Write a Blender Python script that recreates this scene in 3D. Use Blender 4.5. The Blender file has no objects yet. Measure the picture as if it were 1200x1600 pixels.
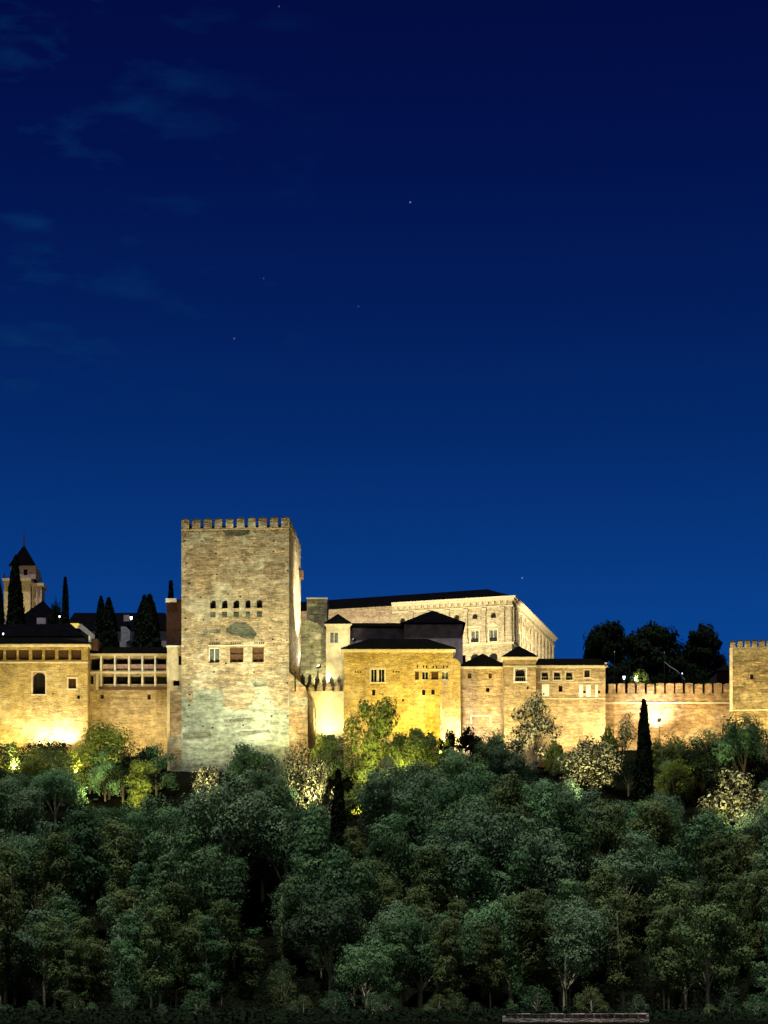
import bpy, math, random
import numpy as np
from mathutils import Vector

R = math.radians
SC = bpy.context.scene
COL = SC.collection
F = 2940.0            # focal length in photograph pixels (photo 1200 x 1600)
HY = 1560.0           # horizon row
EYE = 1.7
random.seed(7)

# ------------------------------------------------------------------ camera
cam = bpy.data.cameras.new('camera')
cam.sensor_fit = 'VERTICAL'
cam.sensor_height = 36.0
cam.lens = F * 36.0 / 1600.0
cam.shift_y = (HY - 800.0) / 1600.0
cam.clip_start = 0.5
cam.clip_end = 9000
camo = bpy.data.objects.new('camera', cam)
camo.location = (0, 0, EYE)
camo.rotation_euler = (R(90), 0, 0)
COL.objects.link(camo)
SC.camera = camo

# ------------------------------------------------------------------ sky (night, deep blue, thin cloud, few stars)
w = bpy.data.worlds.new('World'); SC.world = w; w.use_nodes = True
nt = w.node_tree; nt.nodes.clear()
def N(t, kind, **kw):
    n = t.nodes.new(kind)
    for k, v in kw.items(): setattr(n, k, v)
    return n
wo = N(nt, 'ShaderNodeOutputWorld'); bg = N(nt, 'ShaderNodeBackground')
tc = N(nt, 'ShaderNodeTexCoord'); sx = N(nt, 'ShaderNodeSeparateXYZ')
nt.links.new(tc.outputs['Generated'], sx.inputs[0])
rp = N(nt, 'ShaderNodeValToRGB')
els = rp.color_ramp.elements
stops = [(0.0, (.0030, .060, .29)), (.19, (.0026, .052, .26)), (.235, (.0020, .036, .200)), (.285, (.0012, .0225, .142)),
         (.34, (.0008, .0128, .103)), (.41, (.0006, .0060, .070)), (.47, (.0006, .0038, .054)), (1.0, (.0004, .003, .035))]
els[0].position = 0; els[0].color = (*stops[0][1], 1)
els[1].position = 1; els[1].color = (*stops[-1][1], 1)
for p, c in stops[1:-1]:
    e = els.new(p); e.color = (*c, 1)
nt.links.new(sx.outputs['Z'], rp.inputs[0])
# thin high cloud, stretched sideways, thickest to the left
mp = N(nt, 'ShaderNodeMapping'); mp.inputs['Scale'].default_value = (21, 21, 66); mp.inputs['Location'].default_value = (3.1, 0, 1.7); mp.inputs['Rotation'].default_value = (0, R(-9), 0)
nt.links.new(tc.outputs['Generated'], mp.inputs[0])
n1 = N(nt, 'ShaderNodeTexNoise'); n1.inputs['Scale'].default_value = 1.3; n1.inputs['Detail'].default_value = 7
n1.inputs['Roughness'].default_value = .52; n1.inputs['Distortion'].default_value = .15
nt.links.new(mp.outputs[0], n1.inputs['Vector'])
m1 = N(nt, 'ShaderNodeMapRange'); m1.inputs[1].default_value = .53; m1.inputs[2].default_value = .84
nt.links.new(n1.outputs[0], m1.inputs[0])
m2 = N(nt, 'ShaderNodeMapRange'); m2.inputs[1].default_value = -.015; m2.inputs[2].default_value = -.2
nt.links.new(sx.outputs['X'], m2.inputs[0])
m3 = N(nt, 'ShaderNodeMapRange'); m3.inputs[1].default_value = .24; m3.inputs[2].default_value = .33
nt.links.new(sx.outputs['Z'], m3.inputs[0])
mm = N(nt, 'ShaderNodeMath', operation='MULTIPLY'); nt.links.new(m1.outputs[0], mm.inputs[0]); nt.links.new(m2.outputs[0], mm.inputs[1])
mm2 = N(nt, 'ShaderNodeMath', operation='MULTIPLY'); nt.links.new(mm.outputs[0], mm2.inputs[0]); nt.links.new(m3.outputs[0], mm2.inputs[1])
mc = N(nt, 'ShaderNodeMix', data_type='RGBA'); mc.inputs[7].default_value = (.002, .032, .132, 1)
nt.links.new(mm2.outputs[0], mc.inputs[0]); nt.links.new(rp.outputs[0], mc.inputs[6])
# stars
last = mc.outputs[2]
for (px, py, s) in ((641, 316, .5), (816, 903, .45), (366, 529, .22), (412, 435, .1), (560, 479, .1), (436, 10, .15)):
    d = Vector(((px - 600) / F, 1, (HY - py) / F)).normalized()
    dt = N(nt, 'ShaderNodeVectorMath', operation='DISTANCE'); dt.inputs[1].default_value = d
    nt.links.new(tc.outputs['Generated'], dt.inputs[0])
    cm = N(nt, 'ShaderNodeMapRange'); cm.inputs[1].default_value = .00050; cm.inputs[2].default_value = .00015
    cm.inputs[3].default_value = 0; cm.inputs[4].default_value = s
    nt.links.new(dt.outputs['Value'], cm.inputs[0])
    mx = N(nt, 'ShaderNodeMix', data_type='RGBA'); mx.inputs[7].default_value = (.65, .6, .8, 1)
    nt.links.new(cm.outputs[0], mx.inputs[0]); nt.links.new(last, mx.inputs[6]); last = mx.outputs[2]
# added frontal fill: pale town glow low in the sky behind the camera
gy = N(nt, 'ShaderNodeMapRange'); gy.inputs[1].default_value = .15; gy.inputs[2].default_value = -.7; gy.interpolation_type = 'SMOOTHSTEP'
nt.links.new(sx.outputs['Y'], gy.inputs[0])
gz = N(nt, 'ShaderNodeMapRange'); gz.inputs[1].default_value = .75; gz.inputs[2].default_value = .0; gz.interpolation_type = 'SMOOTHSTEP'
nt.links.new(sx.outputs['Z'], gz.inputs[0])
gm_ = N(nt, 'ShaderNodeMath', operation='MULTIPLY'); nt.links.new(gy.outputs[0], gm_.inputs[0]); nt.links.new(gz.outputs[0], gm_.inputs[1])
mg = N(nt, 'ShaderNodeMix', data_type='RGBA'); mg.inputs[7].default_value = (.16, .165, .10, 1)
nt.links.new(gm_.outputs[0], mg.inputs[0]); nt.links.new(last, mg.inputs[6]); last = mg.outputs[2]
nt.links.new(last, bg.inputs[0]); bg.inputs[1].default_value = 1.0
nt.links.new(bg.outputs[0], wo.inputs[0])

# ------------------------------------------------------------------ moon (the one sun lamp), high over the camera's left shoulder
sl = bpy.data.lights.new('moon', 'SUN'); sl.energy = 4.1; sl.angle = R(1.5); sl.color = (1.0, 1.0, .86)
so = bpy.data.objects.new('moon', sl); COL.objects.link(so)
MOON_EL, MOON_AZ = 77, -35     # azimuth from the camera side, minus = left
dv = Vector((math.sin(R(MOON_AZ)) * math.cos(R(MOON_EL)), -math.cos(R(MOON_AZ)) * math.cos(R(MOON_EL)), math.sin(R(MOON_EL))))
so.rotation_euler = dv.to_track_quat('Z', 'Y').to_euler()

SC.view_settings.view_transform = 'Standard'; SC.view_settings.look = 'None'
SC.view_settings.exposure = 0; SC.view_settings.gamma = 1
SC.cycles.max_bounces = 4; SC.cycles.diffuse_bounces = 2; SC.cycles.glossy_bounces = 1
SC.cycles.transmission_bounces = 2; SC.cycles.transparent_max_bounces = 2
SC.cycles.sample_clamp_indirect = 2.0; SC.cycles.use_denoising = True

def X(px, Y): return (px - 600.0) * Y / F
def Z(py, Y): return EYE + (HY - py) * Y / F

# ------------------------------------------------------------------ materials
def new_mat(name):
    m = bpy.data.materials.new(name); m.use_nodes = True
    t = m.node_tree; b = t.nodes['Principled BSDF']; b.inputs['Specular IOR Level'].default_value = .2
    b.inputs['Roughness'].default_value = .9
    return m, t, b
def L(t, a, b): t.links.new(a, b)

def wall_mat(name, c1, c2, patch, amt=.45, course=.42, low=None, lowz=0, streak=1.0, seed=0):
    """rammed earth / brick: courses, streaks, weathered patches, bump."""
    m, t, b = new_mat(name)
    tx = N(t, 'ShaderNodeTexCoord')
    off = N(t, 'ShaderNodeVectorMath', operation='ADD'); off.inputs[1].default_value = (seed * 13.7, seed * 7.1, seed * 3.3)
    L(t, tx.outputs['Object'], off.inputs[0])
    sp = N(t, 'ShaderNodeSeparateXYZ'); L(t, off.outputs[0], sp.inputs[0])
    ad = N(t, 'ShaderNodeMath', operation='ADD'); L(t, sp.outputs[0], ad.inputs[0]); L(t, sp.outputs[1], ad.inputs[1])
    cb = N(t, 'ShaderNodeCombineXYZ'); L(t, ad.outputs[0], cb.inputs[0]); L(t, sp.outputs[2], cb.inputs[1])
    wob = N(t, 'ShaderNodeTexNoise'); wob.inputs['Scale'].default_value = .9; L(t, off.outputs[0], wob.inputs['Vector'])
    wv = N(t, 'ShaderNodeVectorMath', operation='SCALE'); wv.inputs['Scale'].default_value = 1.1; L(t, wob.outputs['Color'], wv.inputs[0])
    wa = N(t, 'ShaderNodeVectorMath', operation='ADD'); L(t, cb.outputs[0], wa.inputs[0]); L(t, wv.outputs[0], wa.inputs[1])
    br = N(t, 'ShaderNodeTexBrick'); br.inputs['Scale'].default_value = 1
    br.inputs['Brick Width'].default_value = course * 2.8; br.inputs['Row Height'].default_value = course
    br.inputs['Mortar Size'].default_value = .05; br.inputs['Mortar Smooth'].default_value = .6
    br.inputs['Color1'].default_value = (*c1, 1); br.inputs['Color2'].default_value = (*c2, 1)
    br.inputs['Mortar'].default_value = tuple(v * .8 for v in c2) + (1,)
    L(t, wa.outputs[0], br.inputs['Vector'])
    # horizontal streaks
    ms = N(t, 'ShaderNodeMapping'); ms.inputs['Scale'].default_value = (.62, .62, 2.4); L(t, off.outputs[0], ms.inputs[0])
    ns = N(t, 'ShaderNodeTexNoise'); ns.inputs['Scale'].default_value = 1; ns.inputs['Detail'].default_value = 8; ns.inputs['Roughness'].default_value = .72
    L(t, ms.outputs[0], ns.inputs['Vector'])
    rs = N(t, 'ShaderNodeMapRange'); rs.inputs[1].default_value = .33; rs.inputs[2].default_value = .66
    rs.inputs[3].default_value = 1 - .68 * streak; rs.inputs[4].default_value = 1 + .42 * streak
    L(t, ns.outputs[0], rs.inputs[0])
    mu = N(t, 'ShaderNodeMix', data_type='RGBA', blend_type='MULTIPLY'); mu.inputs[0].default_value = 1
    L(t, br.outputs[0], mu.inputs[6]); L(t, rs.outputs[0], mu.inputs[7])
    # weathered patches (big)
    np_ = N(t, 'ShaderNodeTexNoise'); np_.inputs['Scale'].default_value = .17; np_.inputs['Detail'].default_value = 9; np_.inputs['Roughness'].default_value = .68
    mpz = N(t, 'ShaderNodeMapping'); mpz.inputs['Scale'].default_value = (.8, .8, 1.5); L(t, off.outputs[0], mpz.inputs[0]); L(t, mpz.outputs[0], np_.inputs['Vector'])
    rpz = N(t, 'ShaderNodeMapRange'); rpz.inputs[1].default_value = .5; rpz.inputs[2].default_value = .58; rpz.inputs[3].default_value = 0; rpz.inputs[4].default_value = amt
    L(t, np_.outputs[0], rpz.inputs[0])
    pc = N(t, 'ShaderNodeMix', data_type='RGBA', blend_type='MULTIPLY'); pc.inputs[0].default_value = .8
    pc.inputs[6].default_value = (*patch, 1); L(t, rs.outputs[0], pc.inputs[7])
    mp_ = N(t, 'ShaderNodeMix', data_type='RGBA'); L(t, rpz.outputs[0], mp_.inputs[0]); L(t, mu.outputs[2], mp_.inputs[6]); L(t, pc.outputs[2], mp_.inputs[7])
    out = mp_.outputs[2]
    if low:       # separate colour towards the bottom, with a ragged upper edge
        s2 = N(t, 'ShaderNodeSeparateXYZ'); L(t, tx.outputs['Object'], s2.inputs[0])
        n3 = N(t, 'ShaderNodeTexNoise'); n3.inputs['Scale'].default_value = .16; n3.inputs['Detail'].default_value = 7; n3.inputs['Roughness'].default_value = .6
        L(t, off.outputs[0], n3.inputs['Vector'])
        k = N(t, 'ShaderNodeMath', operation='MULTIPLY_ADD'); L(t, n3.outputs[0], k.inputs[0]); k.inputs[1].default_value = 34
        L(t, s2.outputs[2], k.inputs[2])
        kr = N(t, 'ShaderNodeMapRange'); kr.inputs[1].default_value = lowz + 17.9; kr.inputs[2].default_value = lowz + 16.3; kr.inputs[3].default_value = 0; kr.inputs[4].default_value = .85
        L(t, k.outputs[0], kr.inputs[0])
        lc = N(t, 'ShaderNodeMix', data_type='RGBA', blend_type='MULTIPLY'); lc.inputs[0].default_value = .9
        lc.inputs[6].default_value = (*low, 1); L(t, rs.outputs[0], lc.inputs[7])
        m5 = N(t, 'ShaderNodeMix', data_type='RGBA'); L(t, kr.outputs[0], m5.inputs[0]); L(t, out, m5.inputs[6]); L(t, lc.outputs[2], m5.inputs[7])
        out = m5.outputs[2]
    # small pock marks
    nf = N(t, 'ShaderNodeTexNoise'); nf.inputs['Scale'].default_value = 1.25; nf.inputs['Detail'].default_value = 5; nf.inputs['Roughness'].default_value = .75
    L(t, off.outputs[0], nf.inputs['Vector'])
    rf = N(t, 'ShaderNodeMapRange'); rf.inputs[1].default_value = .3; rf.inputs[2].default_value = .7; rf.inputs[3].default_value = .55; rf.inputs[4].default_value = 1.32
    L(t, nf.outputs[0], rf.inputs[0])
    m6 = N(t, 'ShaderNodeMix', data_type='RGBA', blend_type='MULTIPLY'); m6.inputs[0].default_value = 1; L(t, out, m6.inputs[6]); L(t, rf.outputs[0], m6.inputs[7])
    nl = N(t, 'ShaderNodeTexNoise'); nl.inputs['Scale'].default_value = .33; nl.inputs['Detail'].default_value = 6; nl.inputs['Roughness'].default_value = .7; nl.inputs['Distortion'].default_value = .6
    L(t, off.outputs[0], nl.inputs['Vector'])
    rl = N(t, 'ShaderNodeMapRange'); rl.inputs[1].default_value = .34; rl.inputs[2].default_value = .62; rl.inputs[3].default_value = 1 - .42 * streak; rl.inputs[4].default_value = 1.12
    L(t, nl.outputs[0], rl.inputs[0])
    m7 = N(t, 'ShaderNodeMix', data_type='RGBA', blend_type='MULTIPLY'); m7.inputs[0].default_value = 1; L(t, m6.outputs[2], m7.inputs[6]); L(t, rl.outputs[0], m7.inputs[7])
    L(t, m7.outputs[2], b.inputs['Base Color'])
    hs = N(t, 'ShaderNodeMath', operation='ADD'); L(t, ns.outputs[0], hs.inputs[0]); L(t, nf.outputs[0], hs.inputs[1])
    h2 = N(t, 'ShaderNodeMath', operation='MULTIPLY_ADD'); L(t, br.outputs['Fac'], h2.inputs[0]); h2.inputs[1].default_value = -.25; L(t, hs.outputs[0], h2.inputs[2])
    bp = N(t, 'ShaderNodeBump'); bp.inputs['Strength'].default_value = .8; bp.inputs['Distance'].default_value = .22
    L(t, h2.outputs[0], bp.inputs['Height']); L(t, bp.outputs[0], b.inputs['Normal'])
    return m

def plain(name, c, var=.25, scale=2.0, rough=.85, bump=.0):
    m, t, b = new_mat(name); b.inputs['Roughness'].default_value = rough
    tx = N(t, 'ShaderNodeTexCoord'); n = N(t, 'ShaderNodeTexNoise'); n.inputs['Scale'].default_value = scale; n.inputs['Detail'].default_value = 5
    L(t, tx.outputs['Object'], n.inputs['Vector'])
    r = N(t, 'ShaderNodeMapRange'); r.inputs[1].default_value = .3; r.inputs[2].default_value = .7; r.inputs[3].default_value = 1 - var; r.inputs[4].default_value = 1 + var
    L(t, n.outputs[0], r.inputs[0])
    mu = N(t, 'ShaderNodeMix', data_type='RGBA', blend_type='MULTIPLY'); mu.inputs[0].default_value = 1; mu.inputs[6].default_value = (*c, 1)
    L(t, r.outputs[0], mu.inputs[7]); L(t, mu.outputs[2], b.inputs['Base Color'])
    if bump:
        bp = N(t, 'ShaderNodeBump'); bp.inputs['Distance'].default_value = bump; L(t, n.outputs[0], bp.inputs['Height']); L(t, bp.outputs[0], b.inputs['Normal'])
    return m
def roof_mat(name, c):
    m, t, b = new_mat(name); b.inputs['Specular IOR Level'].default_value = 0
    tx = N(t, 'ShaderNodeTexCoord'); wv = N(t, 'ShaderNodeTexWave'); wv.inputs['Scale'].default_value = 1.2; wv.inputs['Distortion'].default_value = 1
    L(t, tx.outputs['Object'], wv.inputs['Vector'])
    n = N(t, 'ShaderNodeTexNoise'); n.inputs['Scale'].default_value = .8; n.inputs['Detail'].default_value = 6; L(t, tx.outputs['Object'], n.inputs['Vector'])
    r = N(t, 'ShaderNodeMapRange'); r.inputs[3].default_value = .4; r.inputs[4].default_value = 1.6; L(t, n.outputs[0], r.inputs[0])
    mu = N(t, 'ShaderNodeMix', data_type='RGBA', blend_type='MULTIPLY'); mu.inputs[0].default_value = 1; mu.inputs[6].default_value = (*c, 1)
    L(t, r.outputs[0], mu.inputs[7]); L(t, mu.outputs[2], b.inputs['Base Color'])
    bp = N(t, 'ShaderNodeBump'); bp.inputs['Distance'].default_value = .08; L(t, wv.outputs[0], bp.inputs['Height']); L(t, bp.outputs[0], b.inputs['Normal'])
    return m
def emit_mat(name, c, s):
    m = bpy.data.materials.new(name); m.use_nodes = True; t = m.node_tree; t.nodes.clear()
    o = N(t, 'ShaderNodeOutputMaterial'); e = N(t, 'ShaderNodeEmission'); e.inputs[0].default_value = (*c, 1); e.inputs[1].default_value = s
    L(t, e.outputs[0], o.inputs[0]); return m
def leaf_mat(name, c, alt, contrast=.5, trans=.3, hue=.0, step=None):
    """leaves: every leaf its own shade, every tree its own tint"""
    m = bpy.data.materials.new(name); m.use_nodes = True; t = m.node_tree; t.nodes.clear()
    o = N(t, 'ShaderNodeOutputMaterial'); g = N(t, 'ShaderNodeNewGeometry'); oi = N(t, 'ShaderNodeObjectInfo')
    mx = N(t, 'ShaderNodeMix', data_type='RGBA'); mx.inputs[6].default_value = (*c, 1); mx.inputs[7].default_value = (*alt, 1)
    if step:
        sr = N(t, 'ShaderNodeMapRange'); sr.inputs[1].default_value = step; sr.inputs[2].default_value = step + .25; L(t, g.outputs['Random Per Island'], sr.inputs[0]); L(t, sr.outputs[0], mx.inputs[0])
    else: L(t, g.outputs['Random Per Island'], mx.inputs[0])
    ma = N(t, 'ShaderNodeMapRange'); ma.inputs[3].default_value = 1 - contrast; ma.inputs[4].default_value = 1 + contrast
    L(t, oi.outputs['Random'], ma.inputs[0])
    mu = N(t, 'ShaderNodeMix', data_type='RGBA', blend_type='MULTIPLY'); mu.inputs[0].default_value = 1; L(t, mx.outputs[2], mu.inputs[6]); L(t, ma.outputs[0], mu.inputs[7])
    hs = N(t, 'ShaderNodeHueSaturation')
    mh = N(t, 'ShaderNodeMapRange'); mh.inputs[3].default_value = .5 - hue; mh.inputs[4].default_value = .5 + hue
    wn = N(t, 'ShaderNodeTexWhiteNoise', noise_dimensions='1D'); L(t, oi.outputs['Random'], wn.inputs['W']); L(t, wn.outputs['Value'], mh.inputs[0])
    L(t, mh.outputs[0], hs.inputs['Hue']); L(t, mu.outputs[2], hs.inputs['Color'])
    d = N(t, 'ShaderNodeBsdfDiffuse'); tr = N(t, 'ShaderNodeBsdfTranslucent'); ms = N(t, 'ShaderNodeMixShader'); ms.inputs[0].default_value = trans
    L(t, hs.outputs[0], d.inputs[0]); L(t, hs.outputs[0], tr.inputs[0]); L(t, d.outputs[0], ms.inputs[1]); L(t, tr.outputs[0], ms.inputs[2]); L(t, ms.outputs[0], o.inputs[0])
    return m

M = {}
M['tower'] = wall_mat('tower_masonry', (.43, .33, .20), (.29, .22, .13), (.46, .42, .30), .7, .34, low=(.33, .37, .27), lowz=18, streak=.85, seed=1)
M['towerbase'] = wall_mat('tower_base_masonry', (.45, .30, .14), (.36, .24, .12), (.36, .37, .27), .6, .36, seed=2)
M['ochre'] = wall_mat('ochre_masonry', (.48, .34, .12), (.42, .29, .095), (.52, .40, .19), .6, .3, streak=.5, seed=3)
M['tan'] = wall_mat('tan_masonry', (.46, .33, .17), (.38, .27, .14), (.50, .39, .24), .6, .45, streak=.6, seed=4)
M['earth'] = wall_mat('rammed_earth', (.44, .28, .14), (.34, .21, .10), (.48, .37, .22), .5, .6, streak=.9, seed=5)
M['ruin'] = wall_mat('eroded_rubble', (.38, .35, .22), (.24, .22, .13), (.46, .42, .28), .7, .3, streak=.9, seed=6)
M['palace'] = wall_mat('palace_stone', (.50, .42, .29), (.42, .34, .22), (.47, .37, .25), .35, .55, streak=.45, seed=7)
M['palace_brick'] = wall_mat('palace_brick', (.46, .35, .25), (.38, .28, .19), (.45, .36, .25), .5, .35, streak=.5, seed=8)
M['trim'] = plain('pale_trim', (.52, .44, .30), .2, 3)
M['cream'] = plain('cream_plaster', (.55, .46, .30), .25, 1.2)
M['mauve'] = plain('grey_plaster', (.32, .26, .31), .35, .9, bump=.05)
M['white'] = plain('white_paint', (.6, .58, .52), .15, 3)
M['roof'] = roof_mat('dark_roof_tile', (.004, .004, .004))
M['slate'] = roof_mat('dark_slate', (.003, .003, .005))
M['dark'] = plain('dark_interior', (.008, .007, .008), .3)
M['wood'] = plain('brown_shutter', (.085, .045, .022), .4, 5)
M['glass'] = plain('grey_window_glass', (.10, .11, .10), .5, 2.5, rough=.4)
M['brickred'] = plain('dark_red_brick', (.05, .022, .015), .4, 3)
M['cap'] = plain('dark_cap_stone', (.012, .012, .014), .3)
M['bark'] = plain('pale_bark', (.46, .40, .30), .4, 4, bump=.03)
M['darkbark'] = plain('dark_bark', (.05, .04, .03), .4, 4)
M['metal'] = plain('dark_metal', (.03, .03, .03), .2)
M['lens_w'] = emit_mat('warm_lamp_lens', (1, .8, .5), 4)
M['lens_c'] = emit_mat('cold_lamp_lens', (.75, .85, 1), 5)
M['lens_d'] = emit_mat('dim_lamp_lens', (.6, .65, .8), .6)
M['glow_y'] = emit_mat('lit_yellow_window', (1, .75, .15), .9)
M['stone'] = wall_mat('river_wall_stone', (.62, .48, .44), (.48, .38, .35), (.65, .58, .56), .5, .2, seed=9)
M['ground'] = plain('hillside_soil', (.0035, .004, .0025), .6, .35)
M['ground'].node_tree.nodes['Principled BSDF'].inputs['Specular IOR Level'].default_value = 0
M['leaf_teal'] = leaf_mat('teal_green_leaves', (.040, .092, .044), (.108, .182, .092), .42, .12, .025)
M['leaf_olive'] = leaf_mat('olive_green_leaves', (.055, .085, .034), (.130, .165, .072), .35, .12, .02)
M['leaf_blue'] = leaf_mat('grey_green_leaves', (.050, .092, .054), (.122, .178, .106), .42, .12, .02)
M['leaf_bright'] = leaf_mat('fresh_green_leaves', (.05, .08, .015), (.20, .24, .06), .1, .3)
M['leaf_pale'] = leaf_mat('silvery_leaves', (.022, .022, .014), (.60, .57, .30), .05, .25, 0, .45)
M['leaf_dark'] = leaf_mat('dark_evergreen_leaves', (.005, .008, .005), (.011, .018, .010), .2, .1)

# ------------------------------------------------------------------ mesh builder
class MB:
    def __init__(s): s.v = []; s.f = []
    def quad(s, *p):
        n = len(s.v); s.v += [tuple(q) for q in p]; s.f.append(tuple(range(n, n + len(p))))
    def box(s, x0, x1, y0, y1, z0, z1):
        n = len(s.v)
        s.v += [(x0, y0, z0), (x1, y0, z0), (x1, y1, z0), (x0, y1, z0), (x0, y0, z1), (x1, y0, z1), (x1, y1, z1), (x0, y1, z1)]
        s.f += [tuple(n + i for i in q) for q in ((0, 3, 2, 1), (4, 5, 6, 7), (0, 1, 5, 4), (1, 2, 6, 5), (2, 3, 7, 6), (3, 0, 4, 7))]
        return s
    def taper(s, x0, x1, y0, y1, z0, z1, i):      # box whose top is pulled in by i on every side (negative = flares)
        n = len(s.v)
        s.v += [(x0, y0, z0), (x1, y0, z0), (x1, y1, z0), (x0, y1, z0), (x0 + i, y0 + i, z1), (x1 - i, y0 + i, z1), (x1 - i, y1 - i, z1), (x0 + i, y1 - i, z1)]
        s.f += [tuple(n + k for k in q) for q in ((0, 3, 2, 1), (4, 5, 6, 7), (0, 1, 5, 4), (1, 2, 6, 5), (2, 3, 7, 6), (3, 0, 4, 7))]
        return s
    def pyramid(s, x0, x1, y0, y1, z0, h):
        n = len(s.v); s.v += [(x0, y0, z0), (x1, y0, z0), (x1, y1, z0), (x0, y1, z0), ((x0 + x1) / 2, (y0 + y1) / 2, z0 + h)]
        s.f += [tuple(n + k for k in q) for q in ((0, 3, 2, 1), (0, 1, 4), (1, 2, 4), (2, 3, 4), (3, 0, 4))]
        return s
    def hip(s, x0, x1, y0, y1, z, h, over=.5, t=.16, inset=None):
        x0 -= over; x1 += over; y0 -= over; y1 += over
        wx, wy = x1 - x0, y1 - y0; i = min(wx, wy) / 2 - .02 if inset is None else inset
        ym = (y0 + y1) / 2; xm = (x0 + x1) / 2; n = len(s.v)
        s.v += [(x0, y0, z), (x1, y0, z), (x1, y1, z), (x0, y1, z), (x0, y0, z + t), (x1, y0, z + t), (x1, y1, z + t), (x0, y1, z + t)]
        if wx >= wy: s.v += [(x0 + i, ym, z + h), (x1 - i, ym, z + h)]; top = ((4, 5, 9, 8), (5, 6, 9), (6, 7, 8, 9), (7, 4, 8))
        else: s.v += [(xm, y0 + i, z + h), (xm, y1 - i, z + h)]; top = ((4, 5, 8), (5, 6, 9, 8), (6, 7, 9), (7, 4, 8, 9))
        s.f += [tuple(n + k for k in q) for q in ((0, 3, 2, 1), (0, 1, 5, 4), (1, 2, 6, 5), (2, 3, 7, 6), (3, 0, 4, 7)) + top]
        return s
    def tube(s, pts, rad, k=6):
        n0 = len(s.v); pts = [Vector(p) for p in pts]
        for i, p in enumerate(pts):
            d = (pts[min(i + 1, len(pts) - 1)] - pts[max(i - 1, 0)]).normalized()
            a = d.orthogonal().normalized(); b = d.cross(a)
            for j in range(k):
                an = 2 * math.pi * j / k; s.v.append(tuple(p + (a * math.cos(an) + b * math.sin(an)) * rad[i]))
        for i in range(len(pts) - 1):
            for j in range(k):
                j2 = (j + 1) % k; s.f.append((n0 + i * k + j, n0 + i * k + j2, n0 + (i + 1) * k + j2, n0 + (i + 1) * k + j))
        s.f.append(tuple(n0 + j for j in range(k))[::-1]); s.f.append(tuple(n0 + (len(pts) - 1) * k + j for j in range(k)))
        return s
    def build(s, name, mat, parent=None, loc=None):
        me = bpy.data.meshes.new(name); me.from_pydata(s.v, [], s.f); me.update()
        me.materials.append(mat); o = bpy.data.objects.new(name, me); COL.objects.link(o)
        if parent: o.parent = parent
        if loc: o.location = loc
        return o
def tag(o, label=None, cat=None, group=None, kind=None):
    if label: o['label'] = label
    if cat: o['category'] = cat
    if group: o['group'] = group
    if kind: o['kind'] = kind
    return o
def empty(name, loc, label, cat, group=None, rz=0):
    e = bpy.data.objects.new(name, None); COL.objects.link(e); e.location = loc; e.rotation_euler = (0, 0, rz)
    e.empty_display_size = .5
    return tag(e, label, cat, group)
def copy_tree(o, parent=None):
    c = o.copy(); COL.objects.link(c)
    if parent: c.parent = parent
    for ch in o.children: copy_tree(ch, c)
    return c

# ------------------------------------------------------------------ terrain
def bump(x, y):
    return .9 * math.sin(x * .11 + 1.3) * math.sin(y * .09) + .5 * math.sin(x * .23 + y * .17)
def g(x, y):
    if y < 208: z = 0; k = 0
    elif y < 272: z = .53 * (y - 208); k = min(1, (y - 208) / 12)
    elif y < 286: z = 33.9 + (y - 272) * .2; k = .4
    elif y < 300: z = 36.7 + (y - 286) * .82; k = .3
    elif y < 560: z = 48.15 + (y - 300) * .12; k = .3
    else: z = 79.35 - max(0, y - 560) * .03; k = .3
    return max(z, 0) + bump(x, y) * k
xs = [-3000, -1500, -800, -500, -350, -250] + list(range(-200, 201, 5)) + [250, 350, 500, 800, 1500, 3000]
ys = [-3000, -1200, -500, -200, 0, 60, 100, 120, 135, 145] + list(range(150, 320, 4)) + list(range(320, 600, 20)) + [700, 900, 1400, 2200, 4000]
vs = [(x, y, g(x, y)) for y in ys for x in xs]; nx = len(xs)
fs = [(j * nx + i, j * nx + i + 1, (j + 1) * nx + i + 1, (j + 1) * nx + i) for j in range(len(ys) - 1) for i in range(nx - 1)]
gm = MB(); gm.v = vs; gm.f = fs
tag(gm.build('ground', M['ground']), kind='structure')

# ------------------------------------------------------------------ building helpers
class Bld:
    """A building whose front stands at distance Y; x()/z() read a photograph measurement at that distance."""
    def __init__(s, name, Y, pxl, label, cat, zb=28.0, rz=0, group=None):
        s.Y = Y; s.ox = X(pxl, Y); s.zb = zb
        s.root = empty(name, (s.ox, Y, zb), label, cat, group, rz)
    def x(s, px): return X(px, s.Y) - s.ox
    def z(s, py): return Z(py, s.Y) - s.zb
    def op(s, px0, px1, py0, py1, arch=False, d=.5, style='dark'):   # opening, from photograph edges
        return dict(x0=s.x(px0), x1=s.x(px1), z0=s.z(py1), z1=s.z(py0), arch=arch, d=d, style=style)

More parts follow.
